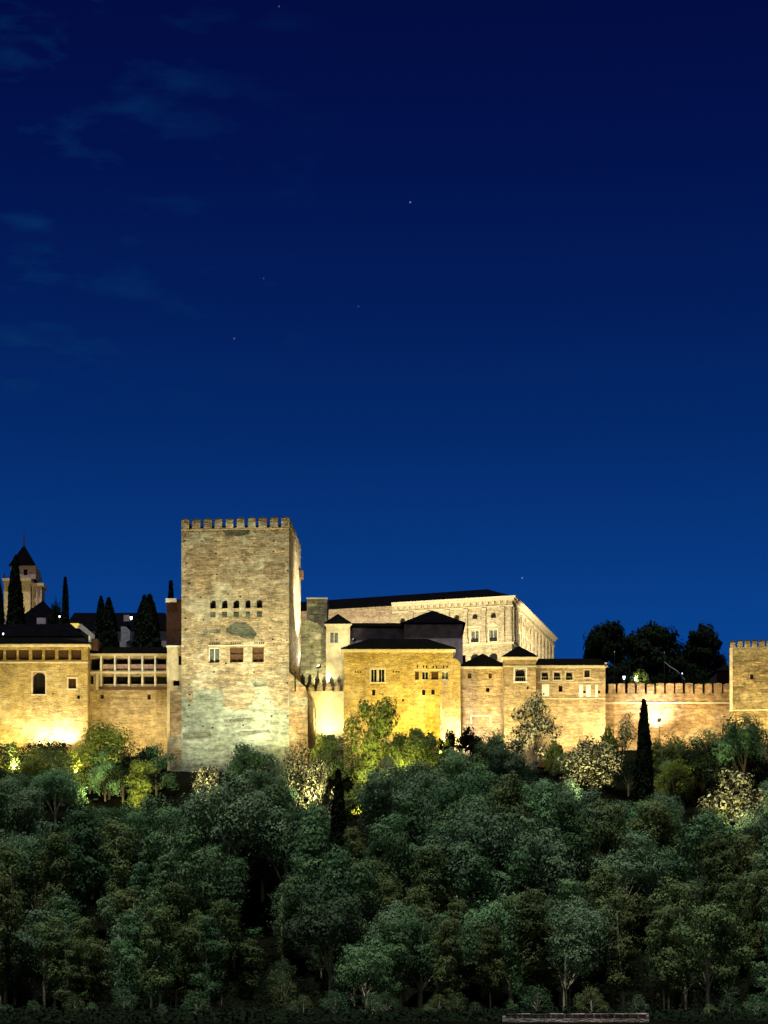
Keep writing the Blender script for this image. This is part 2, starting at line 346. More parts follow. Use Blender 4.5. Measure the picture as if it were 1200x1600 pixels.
def facade(mb, x0, x1, z0, z1, y, ops):
    cx = sorted(set([x0, x1] + [v for o in ops for v in (o['x0'], o['x1'])]))
    cz = sorted(set([z0, z1] + [v for o in ops for v in (o['z0'], o['z1'])]))
    for i in range(len(cx) - 1):
        for j in range(len(cz) - 1):
            mx, mz = (cx[i] + cx[i + 1]) / 2, (cz[j] + cz[j + 1]) / 2
            if any(o['x0'] < mx < o['x1'] and o['z0'] < mz < o['z1'] for o in ops): continue
            mb.quad((cx[i], y, cz[j]), (cx[i + 1], y, cz[j]), (cx[i + 1], y, cz[j + 1]), (cx[i], y, cz[j + 1]))
    for o in ops:
        a, b, c, d, e = o['x0'], o['x1'], o['z0'], o['z1'], y + o['d']
        mb.quad((a, y, c), (a, e, c), (b, e, c), (b, y, c))
        mb.quad((a, y, c), (a, y, d), (a, e, d), (a, e, c)); mb.quad((b, y, c), (b, e, c), (b, e, d), (b, y, d))
        mb.quad((a, y, d), (b, y, d), (b, e, d), (a, e, d))
        if o['arch']:
            r = (b - a) / 2; m = (a + b) / 2; k = 8; zc = d - r
            for side in (-1, 1):
                pts = [(m + side * r * math.cos(t * math.pi / 2 / k), zc + r * math.sin(t * math.pi / 2 / k)) for t in range(k + 1)]
                cor = (m + side * r, d)
                for t in range(k):
                    mb.quad((pts[t][0], y, pts[t][1]), (pts[t + 1][0], y, pts[t + 1][1]), (cor[0], y, cor[1]))
                    mb.quad((pts[t][0], y, pts[t][1]), (pts[t + 1][0], y, pts[t + 1][1]), (pts[t + 1][0], e, pts[t + 1][1]), (pts[t][0], e, pts[t][1]))

def wall(B, x0, x1, z0, z1, dep, ops, mat, y=0, name='wall', split_top=True, parent=None):
    mb = MB(); facade(mb, x0, x1, z0, z1, y, ops)
    mb.quad((x1, y, z0), (x1, y + dep, z0), (x1, y + dep, z1), (x1, y, z1)); mb.quad((x0, y, z0), (x0, y, z1), (x0, y + dep, z1), (x0, y + dep, z0))
    mb.quad((x0, y + dep, z0), (x0, y + dep, z1), (x1, y + dep, z1), (x1, y + dep, z0)); mb.quad((x0, y, z1), (x1, y, z1), (x1, y + dep, z1), (x0, y + dep, z1))
    o = mb.build(name, mat, parent or B.root)
    for q in ops: window(B, q, y)
    return o

def window(B, o, y):
    a, b, c, d, dep, st = o['x0'], o['x1'], o['z0'], o['z1'], o['d'], o['style']
    if st == 'none': return
    e = .02; yp = y + dep - .06
    if st == 'slot':                          # a plain dark loophole
        MB().box(a - e, b + e, yp, yp + .05, c - e, d + e).build('loophole', M['dark'], B.root); return
    fm = MB(); t = max(.07, (b - a) * .07); t = min(t, .16); yf = y + dep * .45
    fm.box(a - e, a + t, yf, yf + .1, c - e, d + e).box(b - t, b + e, yf, yf + .1, c - e, d + e)
    fm.box(a + t, b - t, yf + .003, yf + .097, c - e, c + t).box(a + t, b - t, yf + .003, yf + .097, d - t, d + e)
    if st in ('pale', 'glassx', 'double'):
        m = (a + b) / 2; fm.box(m - t / 2, m + t / 2, yf + .006, yf + .094, c + t, d - t)
    if st == 'shutter':
        m = (a + b) / 2; fm.box(m - t / 2, m + t / 2, yf + .006, yf + .094, c + t, d - t)
        zz = c + (d - c) * .5; fm.box(a + t, b - t, yf + .012, yf + .088, zz - t / 2, zz + t / 2)
    if st == 'rail':                          # waist-high balustrade across the opening
        zz = c + (d - c) * .4
        fm.box(a + t, b - t, yf + .012, yf + .088, zz - .06, zz + .06)
        k = max(3, int((b - a) / .3))
        for i in range(1, k):
            xx = a + (b - a) * i / k; fm.box(xx - .03, xx + .03, yf + .02, yf + .08, c + t, zz - .06)
    f = fm.build('window', M['wood'] if st in ('wood', 'dark', 'shutter') else M['trim'] if st == 'rail' else M['white'], B.root)
    pane = {'dark': 'dark', 'wood': 'wood', 'shutter': 'wood', 'pale': 'glass', 'glassx': 'dark', 'double': 'dark', 'rail': 'dark', 'glow': 'glow_y'}[st]
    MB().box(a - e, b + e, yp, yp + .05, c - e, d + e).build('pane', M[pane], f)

def surround(B, o, y, t=.28, proud=.07, mat='trim', sill=True, name='window_surround'):
    a, b, c, d = o['x0'], o['x1'], o['z0'], o['z1']
    mb = MB().box(a - t, a - .003, y - proud, y + .02, c, d + t).box(b + .003, b + t, y - proud, y + .02, c, d + t).box(a - .003, b + .003, y - proud, y + .02, d + .003, d + t)
    if sill: mb.box(a - t * 1.2, b + t * 1.2, y - proud - .08, y + .02, c - t * .8, c - .003)
    mb.build(name, M[mat], B.root)
def cornice(B, x0, x1, z, h=.35, proud=.3, y=0, mat='trim', dep=None, name='cornice'):
    mb = MB().box(x0 - proud, x1 + proud, y - proud, y + .05, z - h, z)
    mb.box(x0 - proud * .5, x1 + proud * .5, y - proud * .5, y + .04, z - h * 1.6, z - h)
    if dep:
        for xa, xb in ((x0 - proud, x0 + .03), (x1 - .03, x1 + proud)): mb.box(xa, xb, y + .05, y + dep, z - h, z - .002)
    return mb.build(name, M[mat], B.root)
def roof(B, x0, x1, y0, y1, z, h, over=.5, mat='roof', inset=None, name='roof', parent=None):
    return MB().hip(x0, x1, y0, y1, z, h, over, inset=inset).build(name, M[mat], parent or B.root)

def rr_(B, py, ym, z, y1=0):   # ridge height that shows at row py
    return Z(py, B.Y + ym) - B.zb - z
def merlon(B, x0, x1, y0, y1, z0, z1, mat, caph=.35, capmat=None, over=0.0):
    q = random.uniform; x0 += q(-.05, .05); x1 += q(-.06, .06); z1 += q(-.09, .07)
    m = MB().taper(x0, x1, y0, y1, z0 - .02, z1, q(.0, .05))
    if capmat is None:
        m.pyramid(x0 - over, x1 + over, y0 - over, y1 + over, z1 + .002, caph); m.build('merlon', mat, B.root)
    else:
        o = m.build('merlon', mat, B.root)
        MB().pyramid(x0 - over, x1 + over, y0 - over, y1 + over, z1 + .002, caph).build('cap', capmat, o)

# ================================================================== 1. left wing with loggia of wooden shutters
B = Bld('palace_wing', 286, -140, 'ochre palace wing at left edge with brown shuttered loggia bays and one arched window', 'palace wing')
ops = [B.op(a, b, 1015, 1031, style='wood', d=.5) for a, b in ((-56, -39), (-36, -18), (-14, 5), (9, 26), (29, 45), (50, 66), (70, 86), (91, 107), (111, 127))]
arch = B.op(51, 71, 1050, 1085, True, .7, 'dark'); sm = B.op(107, 119, 1060, 1076, False, .5, 'shutter')
sl1 = B.op(120.5, 125, 1086, 1092, False, .5, 'slot'); sl2 = B.op(82, 84.5, 1082, 1085, False, .4, 'slot')
wall(B, B.x(-140), B.x(137), 0, B.z(1008), 12, ops + [arch, sm, sl1, sl2], M['ochre'])
surround(B, arch, 0, .16); surround(B, sm, 0, .22)
cornice(B, B.x(-140), B.x(137), B.z(1007), .22, .45, mat='cream', dep=12)
cornice(B, B.x(-140), B.x(137), B.z(1034), .14, .12, mat='cream', name='string_course')
roof(B, B.x(-140), B.x(137), 0, 12, B.z(1006.6), rr_(B, 996, 6, B.z(1006.6)), .55)
MB().box(B.x(47), B.x(141), 7.0, 7.5, B.z(1004), B.z(995)).box(B.x(138.5), B.x(141), -.1, 7.0, B.z(1010), B.z(994)).build('parapet', M['white'], B.root)
MB().box(B.x(141.2), B.x(151), 1, 7.5, B.z(1013), B.z(996)).build('chimney_wall', M['brickred'], B.root)

# ================================================================== 2. two-storey gallery
B = Bld('gallery_wing', 288.5, 137, 'recessed two storey open gallery with white posts between the shuttered wing and the square tower', 'gallery')
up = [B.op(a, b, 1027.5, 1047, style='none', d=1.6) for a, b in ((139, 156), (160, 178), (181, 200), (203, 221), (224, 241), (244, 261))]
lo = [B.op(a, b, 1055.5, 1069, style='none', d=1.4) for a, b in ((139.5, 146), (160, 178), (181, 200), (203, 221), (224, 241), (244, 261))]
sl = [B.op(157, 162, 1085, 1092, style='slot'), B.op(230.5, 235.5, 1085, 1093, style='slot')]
wall(B, B.x(137.2), B.x(262), 0, B.z(1021), 9, up + lo + sl, M['tan'])
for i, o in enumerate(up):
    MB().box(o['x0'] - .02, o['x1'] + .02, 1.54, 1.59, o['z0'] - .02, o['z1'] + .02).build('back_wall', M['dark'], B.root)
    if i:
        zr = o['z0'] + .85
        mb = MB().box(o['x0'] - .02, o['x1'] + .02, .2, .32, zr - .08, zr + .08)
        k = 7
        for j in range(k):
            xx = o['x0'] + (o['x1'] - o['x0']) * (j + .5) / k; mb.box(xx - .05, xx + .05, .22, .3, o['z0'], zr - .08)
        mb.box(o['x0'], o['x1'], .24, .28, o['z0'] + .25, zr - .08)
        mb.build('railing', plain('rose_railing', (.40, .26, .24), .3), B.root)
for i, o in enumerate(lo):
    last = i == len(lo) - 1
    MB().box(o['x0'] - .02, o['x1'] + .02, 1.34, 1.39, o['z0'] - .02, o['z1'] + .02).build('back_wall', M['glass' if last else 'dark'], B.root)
for q in (158, 179.5, 201.5, 222.5, 242.5, 261.5):
    MB().box(B.x(q) - .14, B.x(q) + .14, -.12, .1, B.z(1049), B.z(1024)).build('post', M['white'], B.root)
for q in (158, 179.5, 201.5, 222.5, 242.5):
    MB().box(B.x(q) - .15, B.x(q) + .15, -.10, .1, B.z(1073), B.z(1052)).build('post', M['trim'], B.root)
MB().box(B.x(150), B.x(154), -.1, .1, B.z(1078), B.z(1052)).build('post', M['cream'], B.root)
for (pa, pb) in ((1021.5, 1024.5), (1049.5, 1052.5)):
    MB().box(B.x(137.5), B.x(262), -.22, .05, B.z(pb), B.z(pa)).build('beam', M['trim'], B.root)
MB().box(B.x(155), B.x(261.5), -.3, .05, B.z(1078), B.z(1074)).build('beam', M['wood'], B.root)
roof(B, B.x(137.2), B.x(262), 0, 9, B.z(1020.6), rr_(B, 1011, 4.5, B.z(1020.6)), .5, inset=.5)

# ================================================================== 3. pale annex hard against the tower
B = Bld('annex', 281.5, 261, 'narrow cream annex with two small openings squeezed between gallery and square tower', 'annex')
a1 = B.op(279, 283.5, 1024, 1039, style='slot'); a2 = B.op(270.5, 280.5, 1063, 1071.5, style='slot', d=.9)
wall(B, B.x(261), B.x(290), 0, B.z(1011), 8, [a1, a2], M['cream'])
MB().box(B.x(260), B.x(290), -.25, 8.3, B.z(1011), B.z(1009)).build('cornice', M['white'], B.root)
MB().box(B.x(265), B.x(267), -.1, .02, B.z(1060), B.z(1011.5)).box(B.x(274), B.x(275.5), -.1, .02, B.z(1060), B.z(1011.5)).build('downpipe', M['trim'], B.root)
B = Bld('brick_turret', 290.5, 260, 'dark red brick turret with pale cap left of the tower top gallery', 'turret', 45)
MB().box(B.x(260), B.x(287), 0, 5, 0, B.z(941)).build('wall', M['brickred'], B.root)
MB().box(B.x(259), B.x(276), -.3, 3, B.z(941), B.z(935.5)).build('cap', M['white'], B.root)
MB().box(B.x(276.2), B.x(287), 0.3, 4, B.z(941), B.z(935.5)).build('parapet', M['brickred'], B.root)

# ================================================================== 4. the great tower
TA = -R(3.6)
B = Bld('square_tower', 278, 283.5, 'huge square battlemented masonry tower with five small arched windows over three large ones', 'tower', 30.0, TA)
TW = B.x(452.5); TD = 16.0; TH = B.z(826)
five = [B.op(a, b, 937.5, 951.5, True, .9, 'slot') for a, b in ((328.5, 337.5), (347, 356), (365, 374.5), (384, 392), (401.5, 410.5))]
three = [B.op(326, 344, 1012, 1036, False, .8, 'pale'), B.op(359.5, 381, 1012, 1036, False, .8, 'shutter'), B.op(395, 413, 1012, 1036, False, .8, 'shutter')]
tiny = []
for c0, k in ((327.5, 5), (361, 5), (398, 5)):
    tiny += [B.op(c0 + j * 3.4, c0 + j * 3.4 + 1.9, 1003.5, 1007.5, True, .5, 'slot') for j in range(k)]
hollow = [B.op(350 + j * 9, 350 + j * 9 + 6.5, 830.5, 838, True, .8, 'slot') for j in range(4)]
two = [B.op(363, 369, 914, 918.5, True, .5, 'slot')]
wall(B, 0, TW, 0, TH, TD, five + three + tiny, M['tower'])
for o in five:     # little parapet slab below each arched window
    MB().box(o['x0'] - .1, o['x1'] + .1, -.10, .02, o['z0'] - .3, o['z0'] - .02).build('window_sill', M['tan'], B.root)
for o in three:
    surround(B, o, 0, .16, .05, 'tan', False)
MB().box(B.x(325), B.x(414), -.09, .02, B.z(1010.5), B.z(1008.8)).build('lintel', M['trim'], B.root)
MB().box(-.05, TW + .05, -.06, .02, B.z(829.5), B.z(827.6)).build('string_course', M['tan'], B.root)
z0, z1 = TH, B.z(812.5); n = 10; pitch = (TW - 1.18) / (n - 1); mw = 1.18
for i in range(n):
    merlon(B, i * pitch, i * pitch + mw, 0, .85, z0, z1, M['tower'], .42, M['cap'], .1)
    merlon(B, i * pitch, i * pitch + mw, TD - .85, TD, z0, z1, M['tower'], .42, M['cap'], .1)
py_ = (TD - 1.18) / 9
for j in range(1, 9):
    for xa in (0, TW - .85): merlon(B, xa, xa + .85, j * py_, j * py_ + mw, z0, z1, M['tower'], .42, M['cap'], .1)
MB().box(.86, TW - .86, .86, TD - .86, TH + .01, TH + .5).build('roof_terrace', M['cap'], B.root)
for k in range(3): MB().box(TW - .02, TW + .5, TD - 2.4 + k * .75, TD - 2.0 + k * .75, B.z(866) - .6, B.z(866)).build('corbel', M['wood'], B.root)
MB().box(TW - .02, TW + .55, TD - 2.5, TD - .4, B.z(866), B.z(866) + .5).build('bracket', M['wood'], B.root)
# battered base, both sides wider than the shaft
bt = MB(); xa, xb, xc, xd = B.x(264.5), B.x(283.5), B.x(452.5), B.x(481.5)
zl, zr0, zr1 = B.z(1078), B.z(1054), B.z(1084)
def prism(mb, poly, y0, y1):
    n = len(mb.v); k = len(poly)
    mb.v += [(p[0], y0, p[1]) for p in poly] + [(p[0], y1, p[1]) for p in poly]
    mb.f.append(tuple(range(n, n + k))); mb.f.append(tuple(range(n + k, n + 2 * k))[::-1])
    for i in range(k): mb.f.append((n + i, n + k + i, n + k + (i + 1) % k, n + (i + 1) % k))
prism(bt, [(xa, -3), (xb - .003, -3), (xb - .003, zl), (xa, zl)], .35, TD - 2)
bt.build('base', M['towerbase'], B.root)
bt = MB(); prism(bt, [(xc + .003, -3), (xd, -3), (xd, zr1 - .6), (xd - .35, zr1 + .8), (B.x(462), zr0 - .6), (xc + .003, zr0 + .2)], .12, TD - 3)
bt.build('base', M['towerbase'], B.root)
M['stain_and_shade'] = wall_mat('green_grey_stain_and_shade', (.095, .10, .07), (.07, .075, .05), (.13, .135, .09), .5, .3, streak=1.1, seed=21)
M['stain_and_shade3'] = wall_mat('faint_stain', (.24, .235, .165), (.18, .175, .12), (.28, .28, .2), .5, .3, streak=1.0, seed=27)
M['stain_and_shade2'] = wall_mat('worn_masonry', (.36, .26, .15), (.27, .19, .11), (.34, .28, .18), .5, .34, streak=1, seed=25)
M['rust'] = wall_mat('repaired_brickwork', (.43, .31, .17), (.33, .25, .14), (.42, .35, .23), .6, .34, streak=1, seed=22)
def blot(poly, mat, name, k=5, jit=2.2, y=-.03, seed=1):
    r_ = random.Random(seed); out = []
    for i in range(len(poly)):
        a, b_ = poly[i], poly[(i + 1) % len(poly)]
        for j in range(k):
            t = j / k; out.append((B.x(a[0] + (b_[0] - a[0]) * t + r_.uniform(-jit, jit)), B.z(a[1] + (b_[1] - a[1]) * t + r_.uniform(-jit, jit) * .6)))
    mb = MB(); prism(mb, out, y, .02); mb.build(name, mat, B.root)
blot([(352, 986), (360, 978), (371, 973), (383, 974), (394, 981), (403, 992), (396, 999), (378, 997), (362, 992)], M['stain_and_shade'], 'stain_and_shade', 3, 1.2, -.035, 2)
hr2 = random.Random(8); mb = MB()
for zz in range(830, 1150, 17):
    for xx in range(292, 450, 22):
        if hr2.random() < .45:
            a, c = B.x(xx + hr2.uniform(-5, 5)), B.z(zz + hr2.uniform(-4, 4)); q = hr2.uniform(.07, .15)
            if any(o['x0'] - .3 < a < o['x1'] + .3 and o['z0'] - .3 < c < o['z1'] + .3 for o in five + three + tiny + hollow): continue
            MB().box(a - q, a + q, -.012, .02, c - q * .8, c + q * .8).build('putlog_hole', M['dark'], B.root)
blot([(300, 905), (322, 900), (335, 918), (318, 925), (300, 920)], M['rust'], 'repair', 4, 2.0, -.025, 31)
blot([(415, 880), (446, 876), (448, 905), (430, 912), (412, 900)], M['stain_and_shade2'], 'worn_patch', 5, 2.4, -.025, 32)
blot([(290, 860), (325, 852), (345, 880), (330, 905), (300, 890)], M['stain_and_shade2'], 'worn_patch', 5, 2.4, -.025, 33)
blot([(348, 829), (392, 829), (390, 836), (372, 839), (352, 837)], M['stain_and_shade'], 'stain_and_shade', 4, 1.2, -.03, 34)  # painted shade of the gap below the battlement, drawn as a dark patch
blot([(318, 985), (345, 983), (345, 990), (318, 991)], M['stain_and_shade3'], 'stain_and_shade', 4, 1.0, -.03, 3)
blot([(395, 1068), (418, 1067), (420, 1073), (398, 1075)], M['stain_and_shade3'], 'stain_and_shade', 4, 1.0, -.03, 4)
blot([(349, 1079), (400, 1078), (398, 1095), (388, 1108), (362, 1109), (349, 1104)], M['rust'], 'repair', 5, 1.5, -.03, 5)
blot([(422, 1080), (451, 1079), (451, 1112), (438, 1113), (424, 1100)], M['rust'], 'repair', 5, 1.2, -.03, 6)
blot([(286, 1145), (330, 1143), (332, 1152), (286, 1156)], M['stain_and_shade3'], 'stain_and_shade', 6, 1.2, -.03, 8)
blot([(350, 1125), (398, 1122), (400, 1128), (352, 1130)], M['stain_and_shade3'], 'stain_and_shade', 6, 1.2, -.03, 9)
blot([(375, 1144), (420, 1141), (424, 1146), (376, 1150)], M['stain_and_shade3'], 'stain_and_shade', 6, 1.2, -.03, 10)
for o in five: MB().box(o['x0'] + .05, o['x1'] - .05, -.03, .02, o['z0'] - 1.3, o['z0'] - .52).build('stain_and_shade', M['stain_and_shade'], B.root)
MB().box(B.x(461), B.x(463), -.05, .1, B.z(1082), B.z(1052)).build('buttress', M['dark'], B.root)
TOWER = B

# ================================================================== 5. eroded wall and stub tower right of the great tower
B = Bld('ruined_wall', 298, 466, 'eroded grey-green rubble wall rising between the great tower and the little mirador', 'wall', 30)
mb = MB(); prof = [(466, 1180), (545, 1180), (545, 1000), (512, 1000), (512, 986), (496, 974), (480, 968), (466, 967)]
prism(mb, [(B.x(a), B.z(b)) for a, b in prof], 0, 6); mb.build('wall', M['ruin'], B.root)
for (a, b_, c, d) in ((530, 535, 1038, 1047), (526, 529, 1026, 1029)):
    MB().box(B.x(a), B.x(b_), -.06, .1, B.z(d), B.z(c)).build('loophole', M['dark'], B.root)
B = Bld('stub_tower', 301, 479.5, 'square grey stone turret with white cap line standing on the eroded wall', 'turret', 40)
MB().box(B.x(479.5), B.x(511), 0, 8, 0, B.z(936)).build('wall', M['ruin'], B.root)
MB().box(B.x(478.5), B.x(512), -.15, 8.1, B.z(936), B.z(934)).build('cap', M['white'], B.root)
# pointed-battlement outwork, strongly lit
B = Bld('battlemented_outwork', 290, 470, 'low brightly lit outwork wall with a line of pointed merlons beside the great tower', 'battlement', 28)
wall(B, B.x(474), B.x(539), 0, B.z(1080), 1.6, [], M['cream'])
for i in range(5):
    a = 482 + i * 13.4
    merlon(B, B.x(a), B.x(a + 9.2), 0, .8, B.z(1080), B.z(1073.5), M['tan'], .95)
B2 = Bld('battlemented_walkway', 293, 468, 'dark pointed merlon walkway just behind the bright outwork wall', 'battlement', 40)
wall(B2, B2.x(468), B2.x(537), 0, B2.z(1070), 1.0, [], M['ruin'])
for i in range(6): merlon(B2, B2.x(469 + i * 11.4), B2.x(469 + i * 11.4 + 7.4), 0, .7, B2.z(1070), B2.z(1063 - (3 - i) * 1.2 if i < 3 else 1063), M['ruin'], .8)

# ================================================================== 6. little mirador with pyramid roof
B = Bld('mirador', 296, 509.5, 'small cream lookout room with one glazed window above the eroded wall', 'lookout', 45)
o = B.op(515, 529, 987, 1005, style='pale', d=.4)
wall(B, B.x(509.5), B.x(547), 0, B.z(976), 5, [o], M['cream']); surround(B, o, 0, .22)
cornice(B, B.x(509.5), B.x(547), B.z(975.4), .2, .3)
roof(B, B.x(509.5), B.x(546), 0, 5, B.z(975), rr_(B, 962.5, 2.5, B.z(975)), .3, inset=1.1)

# ================================================================== 7. halls behind the yellow block
B = Bld('long_hall', 312, 546, 'long low unlit hall with dark tiled roof behind the yellow block', 'hall', 45)
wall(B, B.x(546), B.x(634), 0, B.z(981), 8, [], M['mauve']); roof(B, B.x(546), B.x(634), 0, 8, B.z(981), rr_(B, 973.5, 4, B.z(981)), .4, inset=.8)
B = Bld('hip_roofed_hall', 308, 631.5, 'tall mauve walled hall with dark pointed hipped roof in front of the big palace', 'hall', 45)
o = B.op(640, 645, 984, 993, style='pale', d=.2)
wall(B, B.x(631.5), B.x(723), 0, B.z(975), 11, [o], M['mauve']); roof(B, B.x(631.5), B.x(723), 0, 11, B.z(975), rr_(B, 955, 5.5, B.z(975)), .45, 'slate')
MB().box(B.x(723.3), B.x(728), 1, 9, 0, B.z(1022)).build('side_wall', M['brickred'], B.root)

# ================================================================== 8. yellow block
B = Bld('yellow_palace_block', 284, 537, 'bright yellow floodlit palace block with a paired window and a row of four lattice windows', 'palace block')
pair = B.op(579.5, 601, 1045, 1066, style='none', d=.45)
opsH = [B.op(581.5, 586.5, 1077, 1086.5, style='slot'), B.op(648.5, 654.5, 1049, 1062, style='shutter', d=.4), B.op(659, 669.5, 1049, 1062, style='double', d=.4),
        B.op(674, 685, 1049, 1062, style='shutter', d=.4), B.op(690, 701, 1049, 1062, style='pale', d=.4),
        B.op(659.5, 664.5, 1077, 1086, style='slot'), B.op(674, 679.5, 1077, 1085.5, style='slot'), B.op(628, 631.5, 1092, 1096, style='slot')]
for c in (651, 660.5, 665.5, 676, 681, 692, 697.5): opsH.append(B.op(c, c + 2.2, 1039.5, 1043.5, True, .35, 'slot'))
for c in (554, 558, 562, 613.5, 618, 622): opsH.append(B.op(c, c + 2.4, 1048.5, 1051, False, .3, 'slot'))
wall(B, B.x(537), B.x(708), 0, B.z(1016), 11, opsH + [pair], M['ochre'])
mid = (pair['x0'] + pair['x1']) / 2
for a, b_ in ((pair['x0'], mid - .12), (mid + .12, pair['x1'])): window(B, dict(x0=a, x1=b_, z0=pair['z0'], z1=pair['z1'], d=.45, style='double', arch=False), 0)
MB().box(mid - .11, mid + .11, .02, .3, pair['z0'] - .01, pair['z1'] + .01).build('mullion', M['trim'], B.root)
surround(B, pair, 0, .2)
MB().box(B.x(646), B.x(703), -.05, .02, B.z(1047.5), B.z(1045.8)).build('lintel', M['trim'], B.root)
cornice(B, B.x(537), B.x(708), B.z(1015), .25, .35, dep=11)
roof(B, B.x(537), B.x(708), 0, 11, B.z(1014.6), rr_(B, 998, 5.5, B.z(1014.6)), .4, inset=4.2)
mb = MB(); prism(mb, [(B.x(708.1), -2), (B.x(719.5), -2), (B.x(719.5), B.z(1036)), (B.x(715), B.z(1030)), (B.x(708.1), B.z(1028))], .1, 8); mb.build('side_bay', M['ochre'], B.root)
# thrusting lower wall right of the block
mb = MB().box(B.x(687), B.x(690.5), -1.6, .05, 0, B.z(1084)); mb.build('buttress', M['towerbase'], B.root)
MB().box(B.x(691), B.x(700), -.05, .08, B.z(1071), B.z(1061)).build('broken_plaster', M['palace_brick'], B.root)

# ================================================================== 9. low range beside it
B = Bld('low_range', 287, 719.5, 'tan low range with dark lean-to roof between the yellow block and the small hipped tower', 'palace range')
opsI = [B.op(731, 736.5, 1052, 1060, style='shutter', d=.4), B.op(763.5, 768.5, 1052, 1060, style='shutter', d=.4), B.op(759.5, 765, 1073, 1081, style='slot')]
wall(B, B.x(700), B.x(788), 0, B.z(1042.5), 9, opsI, M['tan'])
cornice(B, B.x(720.5), B.x(788), B.z(1042), .2, .3); roof(B, B.x(720.5), B.x(788), 0, 9, B.z(1041.6), rr_(B, 1029, 4.5, B.z(1041.6)), .3, inset=.5)
MB().box(B.x(730), B.x(787), -.08, .02, B.z(1075), B.z(1073.6)).build('string_course', M['tan'], B.root)
fr = MB().box(B.x(735), B.x(768), -.12, .02, B.z(1119.5), B.z(1117)).box(B.x(735), B.x(737.5), -.1, .02, B.z(1131), B.z(1119.6)).box(B.x(765.5), B.x(768), -.1, .02, B.z(1131), B.z(1119.6))
fr.build('blind_frame', M['cream'], B.root)
opn = B.op(712, 717, 1075, 1084, style='slot'); MB().box(opn['x0'], opn['x1'], -.03, .05, opn['z0'], opn['z1']).build('loophole', M['dark'], B.root)

# ================================================================== 10. small hipped tower
B = Bld('small_hipped_tower', 284, 787.5, 'small tan tower with one wide arched window under a low dark pyramid roof', 'tower')
o = B.op(804.5, 821.5, 1045, 1065, True, .7, 'rail')
wall(B, B.x(787.5), B.x(837.5), 0, B.z(1027.5), 9, [o, B.op(802, 804, 1077, 1079, style='slot'), B.op(823, 826, 1072, 1077, style='slot')], M['tan']); surround(B, o, 0, .2, mat='white')
cornice(B, B.x(787.5), B.x(837.5), B.z(1027), .22, .35, dep=9)
cornice(B, B.x(787.5), B.x(837.5), B.z(1040), .12, .08, name='string_course')
roof(B, B.x(789), B.x(836), .3, 8.5, B.z(1026.6), rr_(B, 1013, 4.5, B.z(1026.6)), .4)

# ================================================================== 11. right range with three arches
B = Bld('arched_range', 286.5, 838, 'pale range right of the small tower with three arched windows and a long dark roof', 'palace range')
th = [B.op(a, a + 11, 1049.5, 1062.5, True, .6, 'rail') for a in (846, 865, 884)]
sq = B.op(913, 921.5, 1047, 1058.5, style='shutter', d=.5)
wall(B, B.x(838), B.x(946), 0, B.z(1040.5), 9, th + [sq, B.op(873, 879, 1071, 1081, style='slot'), B.op(911, 915.5, 1079, 1083, style='slot'), B.op(934, 938, 1079, 1083, style='slot'), B.op(933, 935, 1092, 1094, style='slot')], M['tan'])
for o in th + [sq]: surround(B, o, 0, .16)
cornice(B, B.x(838), B.x(946), B.z(1040), .22, .3); roof(B, B.x(838), B.x(946), 0, 9, B.z(1039.6), rr_(B, 1029, 4.5, B.z(1039.6)), .35, inset=.6)
MB().box(B.x(944.5), B.x(948.5), -.3, .3, B.z(1042), B.z(1036)).build('finial', M['white'], B.root)
MB().box(B.x(840), B.x(940), -.08, .02, B.z(1066.5), B.z(1065)).box(B.x(840), B.x(946), -.1, .02, B.z(1092.5), B.z(1091)).build('string_course', M['trim'], B.root)
for (a, b_) in ((905, 911), (915.8, 923), (930, 934)):
    MB().box(B.x(a), B.x(b_), -.03, .02, B.z(1089), B.z(1070)).build('plaster_patch', M['white'], B.root)
MB().box(B.x(847), B.x(858), -.03, .02, B.z(1088), B.z(1069)).build('plaster_patch', M['white'], B.root)

# ================================================================== 12. battlemented curtain wall
B = Bld('curtain_wall', 290, 946, 'long rammed earth curtain wall topped by evenly spaced upright merlons at right', 'city wall')
wall(B, B.x(946), B.x(1142), 0, B.z(1084), 2.2, [], M['earth'])
MB().box(B.x(946), B.x(1142), -.14, .02, B.z(1099.5), B.z(1097.5)).build('string_course', M['trim'], B.root)
for i in range(13):
    a = 950.5 + i * 15.05; merlon(B, B.x(a), B.x(a + 11.6), 0, .8, B.z(1084), B.z(1068.5), M['earth'], .16)
MB().box(B.x(950), B.x(1141), 1.0, 2.0, B.z(1084) - .05, B.z(1081)).build('parapet_walk', M['earth'], B.root)

# ================================================================== 13. right tower
B = Bld('right_tower', 281, 1141, 'golden brown masonry tower with small merlons cut off by the right edge', 'tower', rz=-R(9.6))
wall(B, B.x(1141), B.x(1262), 0, B.z(1012), 12, [B.op(1171.5, 1176.5, 1054, 1062, style='slot'), B.op(1226, 1231, 1054, 1062, style='slot')], M['ruin'])
M['rt'] = wall_mat('golden_masonry', (.45, .33, .15), (.30, .22, .10), (.42, .34, .18), .6, .38, streak=1.1, seed=11)
for ch in B.root.children:
    if ch.name.startswith('wall'): ch.data.materials[0] = M['rt']
for i in range(11):
    a = 1141 + i * 11.1; merlon(B, B.x(a), B.x(a + 8), 0, .7, B.z(1012), B.z(1002.5), M['rt'], .35, M['cap'], .08)
for j in range(1, 8): merlon(B, 0, .7, j * 1.5, j * 1.5 + .8, B.z(1012), B.z(1002.5), M['rt'], .35, M['cap'], .08)
MB().box(-.15, B.x(1262), -.15, .02, B.z(1111.5), B.z(1109.5)).build('string_course', M['trim'], B.root)
MB().box(-.08, .35, -.06, .02, B.z(1109), B.z(1012)).build('quoin', M['cream'], B.root)
B = Bld('gatehouse_roof_house', 300, 1120, 'dark unlit little house between the round trees and the right tower', 'house', 45)
